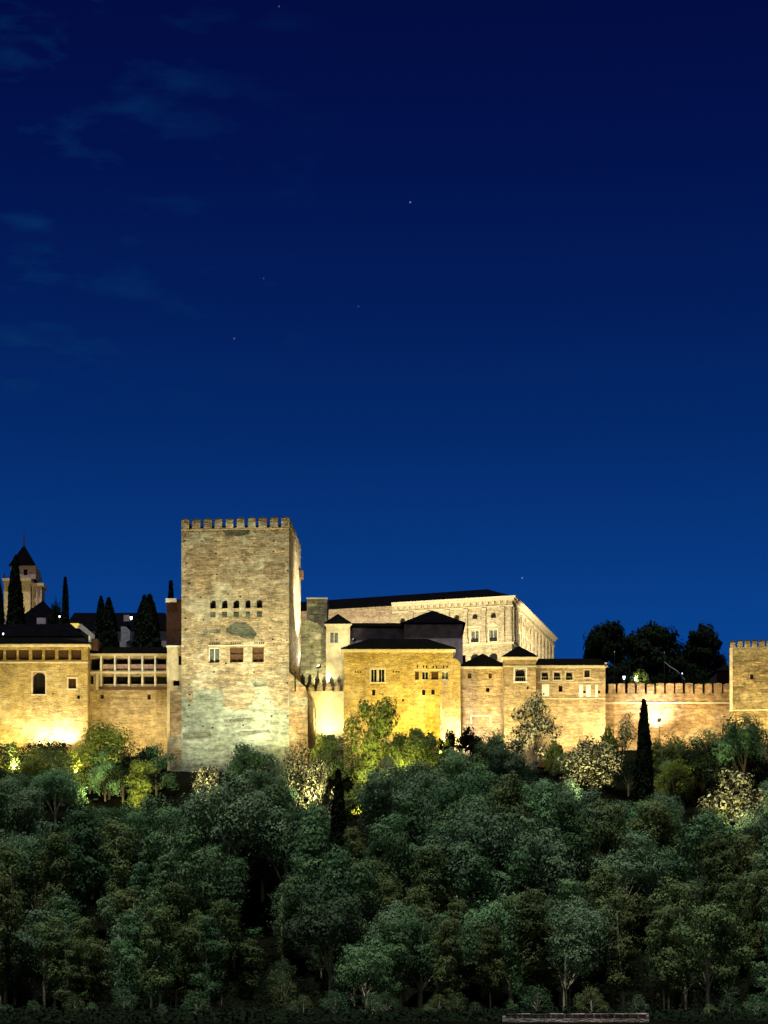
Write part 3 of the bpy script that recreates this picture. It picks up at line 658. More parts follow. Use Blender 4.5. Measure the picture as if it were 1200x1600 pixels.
wall(B, B.x(1120), B.x(1150), 0, B.z(1050), 6, [], M['brickred']); roof(B, B.x(1120), B.x(1150), 0, 6, B.z(1050), 1.4, .4)

# ================================================================== 14. big Renaissance palace, set askew
PA = -math.atan2(.272, .962); PL = 60.0; PD = 48.0
Y1 = 400.0; ox, oy = X(800, Y1) - .962 * PL, Y1 + .272 * PL
pr = empty('renaissance_palace', (ox, oy, 58), 'large pale stone palace with pilasters and dark flat-pitched roof rising behind the walls', 'palace', None, PA)
class P_: root = pr
PT = Z(931, Y1) - 58          # top of cornice, local
def ps(px):
    k = (px - 600) / F; return (k * oy - ox) / (.962 + .272 * k)
def pz(px, py):
    s = ps(px); return Z(py, oy - .272 * s) - 58
xs_split = ps(613)
zb1 = pz(760, 1006)
# front: plain brick left half, stone right half
def bay_ops(c, wd, z_win0, z_win1, z_oc):
    return [dict(x0=c - wd / 2, x1=c + wd / 2, z0=z_win0, z1=z_win1, arch=False, d=.8, style='pale'),
            dict(x0=c - .55, x1=c + .55, z0=z_oc - .55, z1=z_oc + .55, arch=True, d=.6, style='slot'),
            dict(x0=c - .9, x1=c + .9, z0=zb1 - 3.6, z1=zb1 - 2.0, arch=True, d=.7, style='slot')]
zw0, zw1, zoc = pz(760, 1003), pz(760, 984), pz(760, 962)
centres = [ps(742) + 4.02 * k for k in range(-4, 3)]
opsP = []
for c in centres:
    if xs_split + 1.5 < c < PL - 2: opsP += bay_ops(c, 1.7, zw0, zw1, zoc)
class PB: root = pr; Y = Y1
wall(PB, xs_split, PL, 0, PT - .5, PD, opsP, M['palace'])
wall(PB, 0, xs_split - .01, 0, PT - .7, 20, [], M['palace_brick'])
for o in opsP:
    if o['style'] == 'pale':
        surround(PB, o, 0, .3, .16)
        mb = MB(); c = (o['x0'] + o['x1']) / 2; zt = o['z1'] + .55
        if round((c - centres[0]) / 4.02) % 2: prism(mb, [(c - 1.5, zt), (c + 1.5, zt), (c, zt + .9)], -.35, .02)
        else: mb.box(c - 1.5, c + 1.5, -.35, .02, zt, zt + .3)
        mb.build('pediment', M['trim'], pr)
        MB().box(o['x0'] + .02, o['x1'] - .02, -.1, .2, o['z0'] + .02, o['z0'] + .75).build('balustrade', M['cap'], pr)
mb = MB().box(xs_split, PL + .9, -.9, PD, PT - .5, PT - .1).box(xs_split, PL + .5, -.5, PD, PT - .95, PT - .5).build('cornice', M['trim'], pr)
MB().box(xs_split, PL + .25, -.25, .02, PT - 2.3, PT - 1.9).box(PL - .02, PL + .25, .02, PD, PT - 2.3, PT - 1.9).build('entablature', M['trim'], pr)
MB().box(0, xs_split - .02, -.35, .05, PT - 1.0, PT - .7).build('cornice', M['palace_brick'], pr)
k = xs_split + .6
while k < PL - .5:       # dentils under the cornice
    MB().box(k, k + .6, -.6, .02, PT - 1.6, PT - .96).build('bracket', M['trim'], pr); k += 1.34
MB().box(xs_split, PL + .45, -.45, .02, zb1 - .35, zb1 + .1).box(PL - .02, PL + .45, .02, PD, zb1 - .35, zb1 + .1).build('string_course', M['trim'], pr)
for c in [centres[0] + 4.02 * (k - .5) for k in range(0, 8)] :
    if xs_split < c - .4 and c + .4 < PL - 1:
        for dx in (0,):
            MB().box(c - .42, c + .42, -.55, .02, zb1 + .1, PT - 2.3).box(c - .6, c + .6, -.65, .02, zb1 + .1, zb1 + 1.3).box(c - .55, c + .55, -.65, .02, PT - 2.9, PT - 2.31).build('pilaster', M['palace'], pr)
MB().box(PL - 1.2, PL - .2, -.3, .02, zb1 + .1, PT - 2.3).box(PL - 1.4, PL + .05, -.42, .02, zb1 + .1, zb1 + 1.3).build('pilaster', M['palace'], pr)
# right flank
for k in range(12):
    y = .6 + k * 4.1
    MB().box(PL - .02, PL + .32, y, y + .9, zb1 + .1, PT - 2.3).box(PL - .02, PL + .45, y - .15, y + 1.05, zb1 + .1, zb1 + 1.3).build('pilaster', M['palace'], pr)
    if k < 11:
        yc = y + 2.5
        f = MB().box(PL - .02, PL + .14, yc - 1.1, yc - .8, zw0, zw1 + .3).box(PL - .02, PL + .14, yc + .8, yc + 1.1, zw0, zw1 + .3).box(PL - .02, PL + .2, yc - 1.3, yc + 1.3, zw1 + .31, zw1 + .7).build('window', M['trim'], pr)
        MB().box(PL - .02, PL + .05, yc - .79, yc + .79, zw0, zw1 + .3).build('pane', M['glass'], f)
        MB().box(PL - .02, PL + .06, yc - .5, yc + .5, zoc - .5, zoc + .5).build('oculus', M['wood'], pr)
rf = MB(); n = 0
rf.v = [(0, -.5, PT - .65), (xs_split, -.5, PT - .65), (xs_split, -.4, PT - .08), (PL + .2, -.2, PT - .08), (PL + .2, PD, PT - .08), (0, PD, PT - .08),
        (2, 7, PT + 2.9), (PL - 7, 7, PT + 3.3), (PL - 7, PD - 3, PT + .9)]
rf.f = [(0, 1, 7, 6), (1, 2, 7), (2, 3, 7), (3, 4, 8), (3, 8, 7), (4, 5, 8), (5, 6, 7, 8), (0, 6, 5), (0, 5, 4, 3, 2, 1)]
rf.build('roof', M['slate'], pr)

# ================================================================== 15. church and houses, far left
YC = 480
B = Bld('church_tower', YC, 14, 'church belfry with pointed dark spire, weathervane and yellow lit stage at far left', 'church tower', 60)
def cb(name, a, b_, c, d, dep, mat, y=0): return MB().box(B.x(a), B.x(b_), y, y + dep, B.z(d), B.z(c)).build(name, mat, B.root)
lowops = [B.op(41, 45, 912, 944, True, .8, 'dark'), B.op(22, 27, 912, 944, True, .8, 'dark')]
wall(B, B.x(6), B.x(47.5), 0, B.z(906), 6.5, [B.op(15, 22, 914, 940, True, .6, 'slot'), B.op(30, 34, 914, 940, True, .6, 'slot')], M['cream'])
MB().box(B.x(48), B.x(63), 1.5, 6.5, 0, B.z(909)).build('side_stage', M['mauve'], B.root)
for q in (49, 55.5, 62): MB().box(B.x(q), B.x(q + 1.6), 1.2, 1.5, B.z(945), B.z(914)).build('pilaster', M['trim'], B.root)
MB().box(B.x(4), B.x(49), -.5, 6.8, B.z(908), B.z(904)).box(B.x(47), B.x(67), 1, 6.8, B.z(914), B.z(909.5)).build('cornice', M['trim'], B.root)
wall(B, B.x(15), B.x(54), 0, B.z(882), 6, [B.op(36, 42, 888, 898, False, .5, 'slot'), B.op(48, 51, 889, 896, False, .5, 'slot')], plain('rose_plaster', (.30, .22, .23), .25), y=1.2, name='belfry') if False else None
mb = MB(); ops_b = [B.op(36, 42, 888, 898, False, .5, 'slot'), B.op(22, 28, 888, 898, False, .5, 'slot')]
wall(B, B.x(16), B.x(55), B.z(904) , B.z(883), 6, ops_b, plain('rose_plaster', (.32, .24, .25), .25), y=.6, name='belfry')
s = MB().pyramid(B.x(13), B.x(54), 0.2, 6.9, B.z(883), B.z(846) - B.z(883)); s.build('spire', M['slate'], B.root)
MB().tube([(B.x(33.5), 3.5, B.z(850)), (B.x(33.5), 3.5, B.z(821))], [.3, .05], 5).build('weathervane', M['metal'], B.root)
for q in (5, 61): MB().pyramid(B.x(q) - .5, B.x(q) + .5, 1, 2, B.z(906), 2.6).build('finial', M['cap'], B.root)

B = Bld('church_nave', 420, 30, 'church nave under a dark pointed hipped roof behind the shuttered wing', 'church', 60)
wall(B, B.x(30), B.x(112), 0, B.z(985), 12, [B.op(58, 74, 969, 977, False, .2, 'none')] if False else [], M['mauve'])
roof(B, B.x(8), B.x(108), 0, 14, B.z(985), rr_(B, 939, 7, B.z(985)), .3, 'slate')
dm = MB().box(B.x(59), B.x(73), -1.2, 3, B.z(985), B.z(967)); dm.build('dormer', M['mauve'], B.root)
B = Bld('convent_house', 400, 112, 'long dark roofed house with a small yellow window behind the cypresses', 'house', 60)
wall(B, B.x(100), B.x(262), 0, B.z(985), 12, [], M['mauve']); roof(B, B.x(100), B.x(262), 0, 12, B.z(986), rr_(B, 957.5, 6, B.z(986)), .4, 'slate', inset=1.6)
MB().box(B.x(111), B.x(124), -.8, .3, B.z(981), B.z(975)).build('lit_window', M['glow_y'], B.root)
mb = MB(); prism(mb, [(B.x(122), B.z(981)), (B.x(128), B.z(976)), (B.x(160), B.z(1003)), (B.x(154), B.z(1006))], -1.2, -.6); mb.build('gable_edge', M['white'], B.root)
MB().box(B.x(194), B.x(203), -.85, 1, B.z(972), B.z(962)).build('dormer', M['mauve'], B.root)
B = Bld('white_house', 340, 188, 'narrow bluish white gable wall between the two black cypress groups', 'house', 52)
mb = MB(); prism(mb, [(B.x(192), 0), (B.x(197), 0), (B.x(197), B.z(1003)), (B.x(203), B.z(1000)), (B.x(203), B.z(985)), (B.x(197), B.z(979)), (B.x(189), B.z(979)), (B.x(189), B.z(1000)), (B.x(192), B.z(1004))], 0, 5)
mb.build('wall', plain('blue_white_plaster', (.26, .28, .34), .3), B.root)
B = Bld('terrace_roof_house', 310, -150, 'low dark roof stepping up behind the shuttered wing at left edge', 'house', 45)
wall(B, B.x(-150), B.x(132), 0, B.z(996), 10, [], M['mauve']); roof(B, B.x(-150), B.x(128), 0, 10, B.z(996), rr_(B, 975, 5, B.z(996)), .4, 'slate', inset=3)

# ================================================================== 16. low river wall at the bottom
B = Bld('stone_river_wall', 135, 785, 'low rosy rubble wall at the foot of the wood along the bottom edge', 'low wall', -.3)
mb = MB(); prism(mb, [(B.x(786), 0), (B.x(1014), 0), (B.x(1014), B.z(1583)), (B.x(900), B.z(1584.5)), (B.x(786), B.z(1587.5))], 0, .7)
mb.build('wall', M['stone'], B.root)
rr = random.Random(4); mb = MB(); xx = B.x(790)
while xx < B.x(1008):
    wd = rr.uniform(.3, .6); hgt = rr.uniform(.05, .12); mb.taper(xx, xx + wd, -.06, .76, B.z(1584.5 - (xx - B.x(900)) * 0) + .0, B.z(1586) + hgt, .03); xx += wd + .03
mb.build('coping_stones', M['stone'], B.root)

# ================================================================== floodlights
def flood(px, py, Y, tgt, power, col, size, label, blend=.6, rad=.25, post=True, lens='lens_w', cat='floodlight'):
    x, z = X(px, Y), Z(py, Y); zg = g(x, Y)
    e = empty('floodlight', (x, Y, min(zg, z)), label, cat, 'floodlights around the fortress')
    dz = z - min(zg, z)
    t = Vector((X(tgt[0], tgt[2]), tgt[2], Z(tgt[1], tgt[2]))); d = (t - Vector((x, Y, z))).normalized()
    h = MB().taper(-.28, .28, -.2, .2, -.42, -.04, -.04)
    ho = h.build('housing', M['metal'], e); ho.location = (0, 0, dz); ho.rotation_euler = d.to_track_quat('Z', 'Y').to_euler()
    ln = MB().box(-.24, .24, -.16, .16, -.035, .0); lo_ = ln.build('lens', M[lens], ho)
    if post: MB().tube([(0, 0, -.4), (0, 0, max(dz - .35, .1))], [.05, .05], 6).build('post', M['metal'], e)
    ld = bpy.data.lights.new('beam', 'SPOT'); ld.energy = power; ld.color = col; ld.spot_size = R(size); ld.spot_blend = blend; ld.shadow_soft_size = rad
    l = bpy.data.objects.new('beam', ld); COL.objects.link(l); l.parent = e
    l.location = Vector((0, 0, dz)) + d * (rad + .12); l.rotation_euler = d.to_track_quat('-Z', 'Y').to_euler()
WARM = (1, .78, .50); SOD = (1, .66, .16); COLD = (1, 1, .70); PINK = (1, .76, .55); CREAM = (1, .86, .60)
FL = [
 (100, 1162, 283.4, (98, 1130, 286), 4200, (1, .93, .88), 130, 'second floodlight at the foot of the shuttered wing, right of the first'),
 (64, 1164, 283.4, (66, 1135, 286), 3400, (1, .93, .88), 130, 'floodlight at the foot of the shuttered wing, before the white glow'),
 (25, 1205, 266, (40, 1045, 286), 27000, (1, .78, .27), 92, 'floodlight among bushes at left edge facing the shuttered wing'),
 (-10, 1180, 279, (0, 1110, 286), 9000, (1, .88, .34), 120, 'floodlight at the wing foot, touching the left edge'),
 (118, 1208, 265, (112, 1040, 286), 29000, (1, .78, .13), 84, 'floodlight in the bushes under the small shuttered window'),
 (198, 1185, 277, (200, 1080, 288), 11500, (1, .84, .36), 115, 'floodlight under the two storey gallery'),
 (446, 1190, 263, (410, 1050, 278), 21000, COLD, 68, 'floodlight on a post before the left foot of the great tower'),
 (320, 1200, 256, (335, 1060, 278), 30000, COLD, 64, 'floodlight on a post before the middle of the great tower'),
 (346, 1205, 250, (357, 890, 278), 56000, (1, .93, .55), 50, 'floodlight on a post aimed at the upper half of the great tower'),
 (458, 1205, 264, (468, 1095, 278), 14000, (1, .84, .34), 60, 'floodlight facing the right corner of the great tower base'),
 (552, 999, 286.5, (463, 940, 288), 40000, (1, .93, .66), 66, 'floodlight on the yellow block roof aimed at the right flank of the great tower'),
 (497, 1040, 292.5, (464, 1000, 289), 3500, (1, .93, .8), 110, 'floodlight close to the flank foot of the great tower'),
 (512, 1152, 285, (510, 1095, 290), 5500, (1, .95, .42), 110, 'floodlight below the pointed merlons'),
 (502, 1070, 294.7, (503, 1015, 298), 1900, (1, .92, .5), 150, 'floodlight on the outwork walkway lighting the eroded wall'),
 (562, 1185, 275, (570, 1070, 284), 14000, (1, .84, .34), 100, 'floodlight behind the tall lit tree, left end of the yellow block'),
 (650, 1178, 277, (668, 1050, 284), 15000, (1, .78, .10), 110, 'floodlight below the row of four windows of the yellow block'),
 (714, 1166, 280.5, (711, 1115, 287), 7000, (1, .88, .78), 120, 'floodlight at the bright corner right of the yellow block'),
 (765, 1180, 277, (765, 1070, 287), 9000, (1, .84, .44), 110, 'floodlight in the bushes below the low range'),
 (806, 1185, 274.5, (812, 1070, 284), 12500, (1, .88, .38), 80, 'floodlight below the small hipped tower'),
 (912, 1175, 278, (905, 1085, 286), 12500, (1, .82, .42), 110, 'floodlight below the arched range'),
 (1030, 1124, 287.2, (1024, 1105, 290), 3800, (1, .90, .80), 140, 'floodlight close to the curtain wall under the white glow'),
 (1090, 1168, 279, (1070, 1095, 290), 14000, (1, .80, .38), 115, 'floodlight in the shrubs facing the middle of the curtain wall'),
 (965, 1165, 280, (975, 1095, 290), 7000, (1, .84, .46), 115, 'floodlight where the arched range meets the curtain wall'),
 (1185, 1150, 268, (1180, 1040, 281), 22000, (1, .80, .34), 92, 'floodlight in the wood facing the right tower'),
]
FL.append((690, 1182, 271, (690, 1020, 284), 26000, (1, .76, .06), 62, 'floodlight aimed at the yellow wall above the four lattice windows'))
FL.append((546, 1010, 287, (492, 965, 301), 5000, (1, .93, .55), 60, 'floodlight at the mirador aimed at the stub turret'))
for f in FL: flood(*f)
TREE_LAMPS = ((150, 1250, 252, (170, 1165, 266), 17000, (1, .86, .36), 100, 'floodlight in the wood under the yellow-green trees'),
          (222, 1255, 249, (212, 1200, 257), 6500, (1, .86, .36), 90, 'floodlight in the wood right of the yellow-green trees'),
          (582, 1250, 249, (573, 1125, 260), 24000, (1, .88, .34), 92, 'floodlight in the wood below the tall lit tree'),
          (556, 1275, 245, (566, 1225, 250), 1700, (1, .80, .14), 90, 'floodlight low in the wood lighting the undergrowth under the tall tree'),
          (615, 1225, 257, (645, 1145, 270), 8000, (1, .84, .22), 92, 'floodlight in the wood right of the tall lit tree'),
          (505, 1215, 259, (505, 1150, 272), 3500, (1, .95, .35), 110, 'floodlight in the wood before the outwork wall'),
          (478, 1248, 246, (480, 1195, 256), 5500, (1, .93, .5), 100, 'floodlight below the cream leaved trees by the great tower'),
          (318, 1232, 248, (324, 1205, 255), 3000, (1, .93, .5), 100, 'floodlight below the silvery tree at the tower foot'),
          (925, 1246, 249, (925, 1185, 260), 9000, (1, .90, .50), 95, 'floodlight below the broad cream tree under the arched range'),
          (1145, 1285, 230, (1150, 1225, 243), 7500, (1, .90, .50), 70, 'floodlight below the broad cream tree near the right edge'),
          (1110, 1205, 254, (1120, 1150, 264), 4500, (1, .88, .42), 90, 'floodlight in the wood left of the right tower'),
          (838, 1190, 263, (835, 1130, 272), 4500, (1, .86, .60), 80, 'floodlight below the speckled round tree'))
# palace and church lamps stand on the plateau behind the walls
flood(540, 1060, 365, (560, 955, 410), 85000, (1, .90, .62), 90, 'floodlight on the plateau facing the plain left part of the big palace')
flood(650, 1065, 362, (720, 965, 408), 115000, (1, .88, .52), 90, 'floodlight on the plateau facing the middle of the big palace')
flood(800, 1075, 362, (775, 970, 402), 50000, (1, .90, .55), 90, 'floodlight on the plateau facing the corner of the big palace')
flood(930, 1075, 400, (830, 985, 425), 105000, (1, .88, .55), 90, 'floodlight beside the round trees aimed at the palace flank')
flood(33, 1000, 468, (33, 925, 480), 5000, (1, .70, .16), 50, 'floodlight at the foot of the church belfry')
flood(75, 1040, 455, (55, 900, 482), 1200, (.9, .8, 1), 50, 'cooler floodlight right of the church belfry', lens='lens_c')
flood(100, 1030, 395, (75, 975, 419), 2500, (.85, .85, 1), 60, 'small cold lamp lighting the nave dormer', lens='lens_c')
flood(215, 1030, 328, (195, 990, 340), 900, (.75, .82, 1), 60, 'small cold lamp lighting the bluish white gable', lens='lens_c')

# ------------------------------------------------------------------ little lamps
def lantern(px, py, Y, power, col, label, s=.28, lens='lens_c'):
    x, z = X(px, Y), Z(py, Y); zg = g(x, Y)
    s = s
    e = empty('lantern', (x, Y, zg), label, 'street lamp', 'lanterns inside the walls')
    MB().tube([(0, 0, 0), (0, 0, z - zg - s)], [.05, .03], 6).build('post', M['metal'], e)
    MB().tube([(0, 0, z - zg - s), (0, 0, z - zg + s * .4)], [s * .4, s * .65], 8).build('lamp_shade', M[lens], e)
    ld = bpy.data.lights.new('glow', 'POINT'); ld.energy = power; ld.color = col; ld.shadow_soft_size = .2
    l = bpy.data.objects.new('glow', ld); COL.objects.link(l); l.parent = e; l.location = (0, -.6, z - zg)
lantern(975, 1058, 318, 260, (.9, .95, 1), 'white lamp shining between the merlons in front of the round trees', .34)
lantern(993, 1060, 322, 420, (.95, 1, .6), 'greenish lamp beside a lit shrub behind the merlons', .4)
lantern(960, 1018, 328, 30, (.8, .85, 1), 'tiny pale lamp high in front of the left round tree', .11, 'lens_d')
lantern(1038, 1019, 330, 20, (.7, .75, 1), 'tiny pale lamp in front of the middle round tree', .08, 'lens_d')
lantern(93, 963, 405, 60, (.85, .85, 1), 'white lamp on the dark church roof line', .28)
lantern(205, 965, 385, 80, (.85, .85, 1), 'white lamp between the two black cypress groups', .42)
lantern(5, 990, 305, 40, (.85, .85, 1), 'pale lamp over the roof at the left edge', .2)
e = empty('stair_rail', (X(1040, 318), 318, 50), 'pale sloping stair handrail lit by lamps among the round trees', 'railing')
mb = MB(); pts = [(1038, 1034), (1046, 1041), (1058, 1048), (1070, 1062)]
P3 = [(X(a, 318) - e.location.x, 0, Z(b, 318) - 50) for a, b in pts]
mb.tube(P3, [.06] * 4, 5).build('handrail', plain('lit_rail', (.25, .28, .33), .1), e)
for p in P3: MB().tube([(p[0], 0, p[2] - 1), p], [.05, .05], 5).build('post', M['metal'], e)
lantern(1066, 1052, 316, 60, (.8, .88, 1), 'small lamp at the foot of the pale stair rail', .12)

# ================================================================== trees
def fast_mesh(name, V, nq, mat):
    me = bpy.data.meshes.new(name)
    me.vertices.add(nq * 4); me.vertices.foreach_set('co', V.astype(np.float32).ravel())
    me.loops.add(nq * 4); me.loops.foreach_set('vertex_index', np.arange(nq * 4, dtype=np.int32))
    me.polygons.add(nq); me.polygons.foreach_set('loop_start', np.arange(0, nq * 4, 4, dtype=np.int32))
    try: me.polygons.foreach_set('loop_total', np.full(nq, 4, dtype=np.int32))
    except Exception: pass
    me.update(calc_edges=True); me.validate(); me.materials.append(mat); return me
def leaves(cent, rad, n_each, leaf, rng, bias=3.4, squash=.82, shell=.72):
    """leaf quads spread through puffs; returns (4n,3) vertices"""
    out = []
    for c, r in zip(cent, rad):
        n = int(n_each * (r / np.mean(rad)) ** 2)
        d = rng.normal(size=(n, 3)); d /= np.linalg.norm(d, axis=1)[:, None]
        rr_ = shell + (1.12 - shell) * rng.random(n) ** .7
        f1, f2, f3 = rng.uniform(3, 7, 3); o1, o2, o3 = rng.uniform(0, 6.28, 3)
        lump = 1 + .30 * np.sin(d[:, 0] * f1 + o1) * np.sin(d[:, 1] * f2 + o2) + .22 * np.sin(d[:, 2] * f3 + o3 + d[:, 0] * 2)
        p = np.array(c) + d * (r * rr_ * lump)[:, None] * np.array([rng.uniform(.8, 1.2), rng.uniform(.8, 1.2), squash * rng.uniform(.8, 1.15)])
        nn = d * bias + rng.normal(size=(n, 3)) * .7 + np.array([0, 0, .25]); nn /= np.linalg.norm(nn, axis=1)[:, None]
        a = np.cross(nn, rng.normal(size=(n, 3))); a /= np.linalg.norm(a, axis=1)[:, None]; b = np.cross(nn, a)
        s = leaf * (.45 + 1.25 * rng.random(n) ** 1.6); a *= s[:, None]; b *= (s * .55)[:, None]
        q = np.stack([p - a, p - b + a * .1, p + a, p + b + a * .1], axis=1); out.append(q.reshape(-1, 3))
    return np.concatenate(out)
def round_puffs(rng, h, rw, rh, zc, n, pr=(.24, .38)):
    C, Rr = [], []
    for i in range(n):
        d = rng.normal(size=3); d /= np.linalg.norm(d)
        if d[2] < -.55: d[2] *= -.5
        k = .68 + .28 * rng.random()
        C.append((d[0] * rw * k, d[1] * rw * k, zc + d[2] * rh * k)); Rr.append(rw * rng.uniform(*pr))
    return C, Rr
def tree_parts(kind, seed, leafm, barkm, n_leaf=8000, leaf=.2):
    rng = np.random.default_rng(seed); tr = MB()
    if kind == 'round': h = 11; C, Rr = round_puffs(rng, h, 3.3, 4.6, 6.2, 17, (.36, .56)); base_r = .19
    elif kind == 'broad': h = 10; C, Rr = round_puffs(rng, h, 4.4, 4.0, 5.9, 20, (.30, .44)); base_r = .22
    elif kind == 'tall':
        h = 13; C, Rr = [], []; base_r = .12
        for i in range(15):
            t = (i + .5) / 15; z = 3.0 + 9.6 * t; wr = 2.3 * math.sin(math.pi * min(1, .22 + t * .8)) ** .8
            an = rng.uniform(0, 6.28); k = wr * rng.uniform(.2, .85); C.append((math.cos(an) * k, math.sin(an) * k, z)); Rr.append(rng.uniform(1.0, 1.6))
    elif kind == 'stag':      # open, several leaders
        h = 12; C, Rr = [], []; base_r = .17
        for k in range(3):
            an = rng.uniform(0, 6.28); rx = rng.uniform(1.2, 2.8)
            for i in range(6):
                C.append((math.cos(an) * rx * (.4 + .12 * i) + rng.normal() * .6, math.sin(an) * rx * (.4 + .12 * i) + rng.normal() * .6, 3.8 + i * 1.35 + rng.normal() * .4 - k * .5)); Rr.append(rng.uniform(1.0, 1.55))
    elif kind == 'bushy': h = 11; C, Rr = round_puffs(rng, h, 4.2, 5.6, 5.2, 34, (.24, .4)); base_r = .25
    elif kind == 'shrub': h = 3; C, Rr = round_puffs(rng, h, 2.0, 1.6, 1.5, 12, (.3, .45)); base_r = .08
    V = leaves(C, Rr, n_leaf / len(C), leaf, rng)
    cm_ = fast_mesh('crown', V, len(V) // 4, leafm)
    lean = rng.normal(size=2) * .35
    top = (lean[0] * 1.4, lean[1] * 1.4, h * .8)
    tr.tube([(0, 0, -1.2), (lean[0] * .2, lean[1] * .2, h * .25), (lean[0] * .9 + rng.normal() * .12, lean[1] * .9, h * .5), top], [base_r * 1.2, base_r * .9, base_r * .65, base_r * .25], 7)
    order = rng.permutation(len(C))[:9]
    for i in order:
        c = C[i]; z0 = max(h * .2, min(c[2] - 1.3 - 1.2 * math.hypot(c[0], c[1]), h * .6)) if kind != 'shrub' else .3
        f = min(1, z0 / (h * .5)); st = (lean[0] * .9 * f, lean[1] * .9 * f, z0)
        md = (st[0] * .6 + c[0] * .4 + rng.normal() * .2, st[1] * .6 + c[1] * .4 + rng.normal() * .2, z0 + (c[2] - z0) * .5)
        tr.tube([st, md, c], [base_r * .38, base_r * .24, base_r * .08], 5)
    me = bpy.data.meshes.new('trunk'); me.from_pydata(tr.v, [], tr.f); me.materials.append(barkm)
    return cm_, me, h
def make_tree(name, parts, loc, sc, rz, label, cat, group=None, sz=1.0):
    e = empty(name, loc, label, cat, group, rz); e.scale = (sc, sc, sc * sz)
    for nm, me in (('crown', parts[0]), ('trunk', parts[1])):
        o = bpy.data.objects.new(nm, me); COL.objects.link(o); o.parent = e
    return e
def cypress_parts(seed, h, r, mat, n=3800, leaf=.2):
    rng = np.random.default_rng(seed); t = rng.random(n) ** .8
    prof = r * np.power(np.clip(1 - t, 0, 1), .62) * (.55 + .45 * np.minimum(1, t * 8))
    an = rng.uniform(0, 2 * np.pi, n); rr_ = prof * (.72 + .34 * rng.random(n)) * (1 + .12 * np.sin(an * 3 + t * 9))
    p = np.stack([np.cos(an) * rr_, np.sin(an) * rr_, t * h * .98 + .5], axis=1)
    nn = np.stack([np.cos(an), np.sin(an), np.full(n, .3)], axis=1) + rng.normal(size=(n, 3)) * .4
    nn /= np.linalg.norm(nn, axis=1)[:, None]
    up = np.tile([0, 0, 1.0], (n, 1)) + rng.normal(size=(n, 3)) * .3; a = up - nn * np.sum(up * nn, axis=1)[:, None]; a /= np.linalg.norm(a, axis=1)[:, None]
    b = np.cross(nn, a); s = leaf * (.8 + .9 * rng.random(n)) * (1 + h * .02); a *= (s * 1.5)[:, None]; b *= (s * .7)[:, None]
    V = np.stack([p - a, p - b, p + a, p + b], axis=1).reshape(-1, 3)
    cm_ = fast_mesh('crown', V, n, mat)
    tr = MB().tube([(0, 0, -1), (0, 0, h * .4), (0, 0, h * .9)], [r * .18, r * .12, r * .03], 6)
    me = bpy.data.meshes.new('trunk'); me.from_pydata(tr.v, [], tr.f); me.materials.append(M['darkbark'])
    return cm_, me, h

# ---- forest prototypes: kind x leaf colour
PROTO = []
for i, (kd, lm) in enumerate((('round', 'leaf_teal'), ('round', 'leaf_blue'), ('broad', 'leaf_teal'), ('broad', 'leaf_blue'), ('tall', 'leaf_olive'), ('stag', 'leaf_teal'), ('stag', 'leaf_olive'), ('tall', 'leaf_teal'), ('round', 'leaf_olive'))):
    PROTO.append((kd, lm, tree_parts(kd, 100 + i, M[lm], M['bark'], 19000 if kd == 'broad' else 15000, .115)))
SP = {('round', 'leaf_teal'): ('deciduous_tree', 'round teal green tree'), ('round', 'leaf_blue'): ('deciduous_tree', 'round grey green tree'),
      ('broad', 'leaf_teal'): ('deciduous_tree', 'broad teal green tree'), ('broad', 'leaf_blue'): ('deciduous_tree', 'broad grey green tree'),
      ('tall', 'leaf_olive'): ('poplar_tree', 'slender olive green tree'), ('tall', 'leaf_teal'): ('poplar_tree', 'slender teal green tree'),
      ('stag', 'leaf_teal'): ('elm_tree', 'open branching teal tree'), ('stag', 'leaf_olive'): ('elm_tree', 'open branching olive tree'),
      ('round', 'leaf_olive'): ('deciduous_tree', 'round olive green tree')}
def zone(px):
    for lim, t in ((130, 'near the left edge'), (270, 'below the gallery'), (380, 'under the left of the great tower'), (480, 'under the right of the great tower'),
                   (600, 'below the left of the yellow block'), (700, 'below the right of the yellow block'), (800, 'below the low range'), (900, 'below the small tower and arched range'),
                   (1000, 'below the spiky cypress'), (1110, 'below the curtain wall'), (9999, 'near the right edge')):
        if px < lim: return t
def band(py):
    for lim, t in ((1215, 'topping the wood'), (1275, 'high on the slope'), (1345, 'halfway up the slope'), (1430, 'low on the slope'), (9999, 'in the front rows')):
        if py < lim: return t
fr = random.Random(21); pts = []
Yr = 195.0
GAPS = [(430, 1400, 45, 60), (960, 1380, 60, 50), (860, 1330, 50, 30), (150, 1470, 26, 50), (1150, 1400, 36, 50), (560, 1430, 30, 50), (730, 1500, 30, 60)]
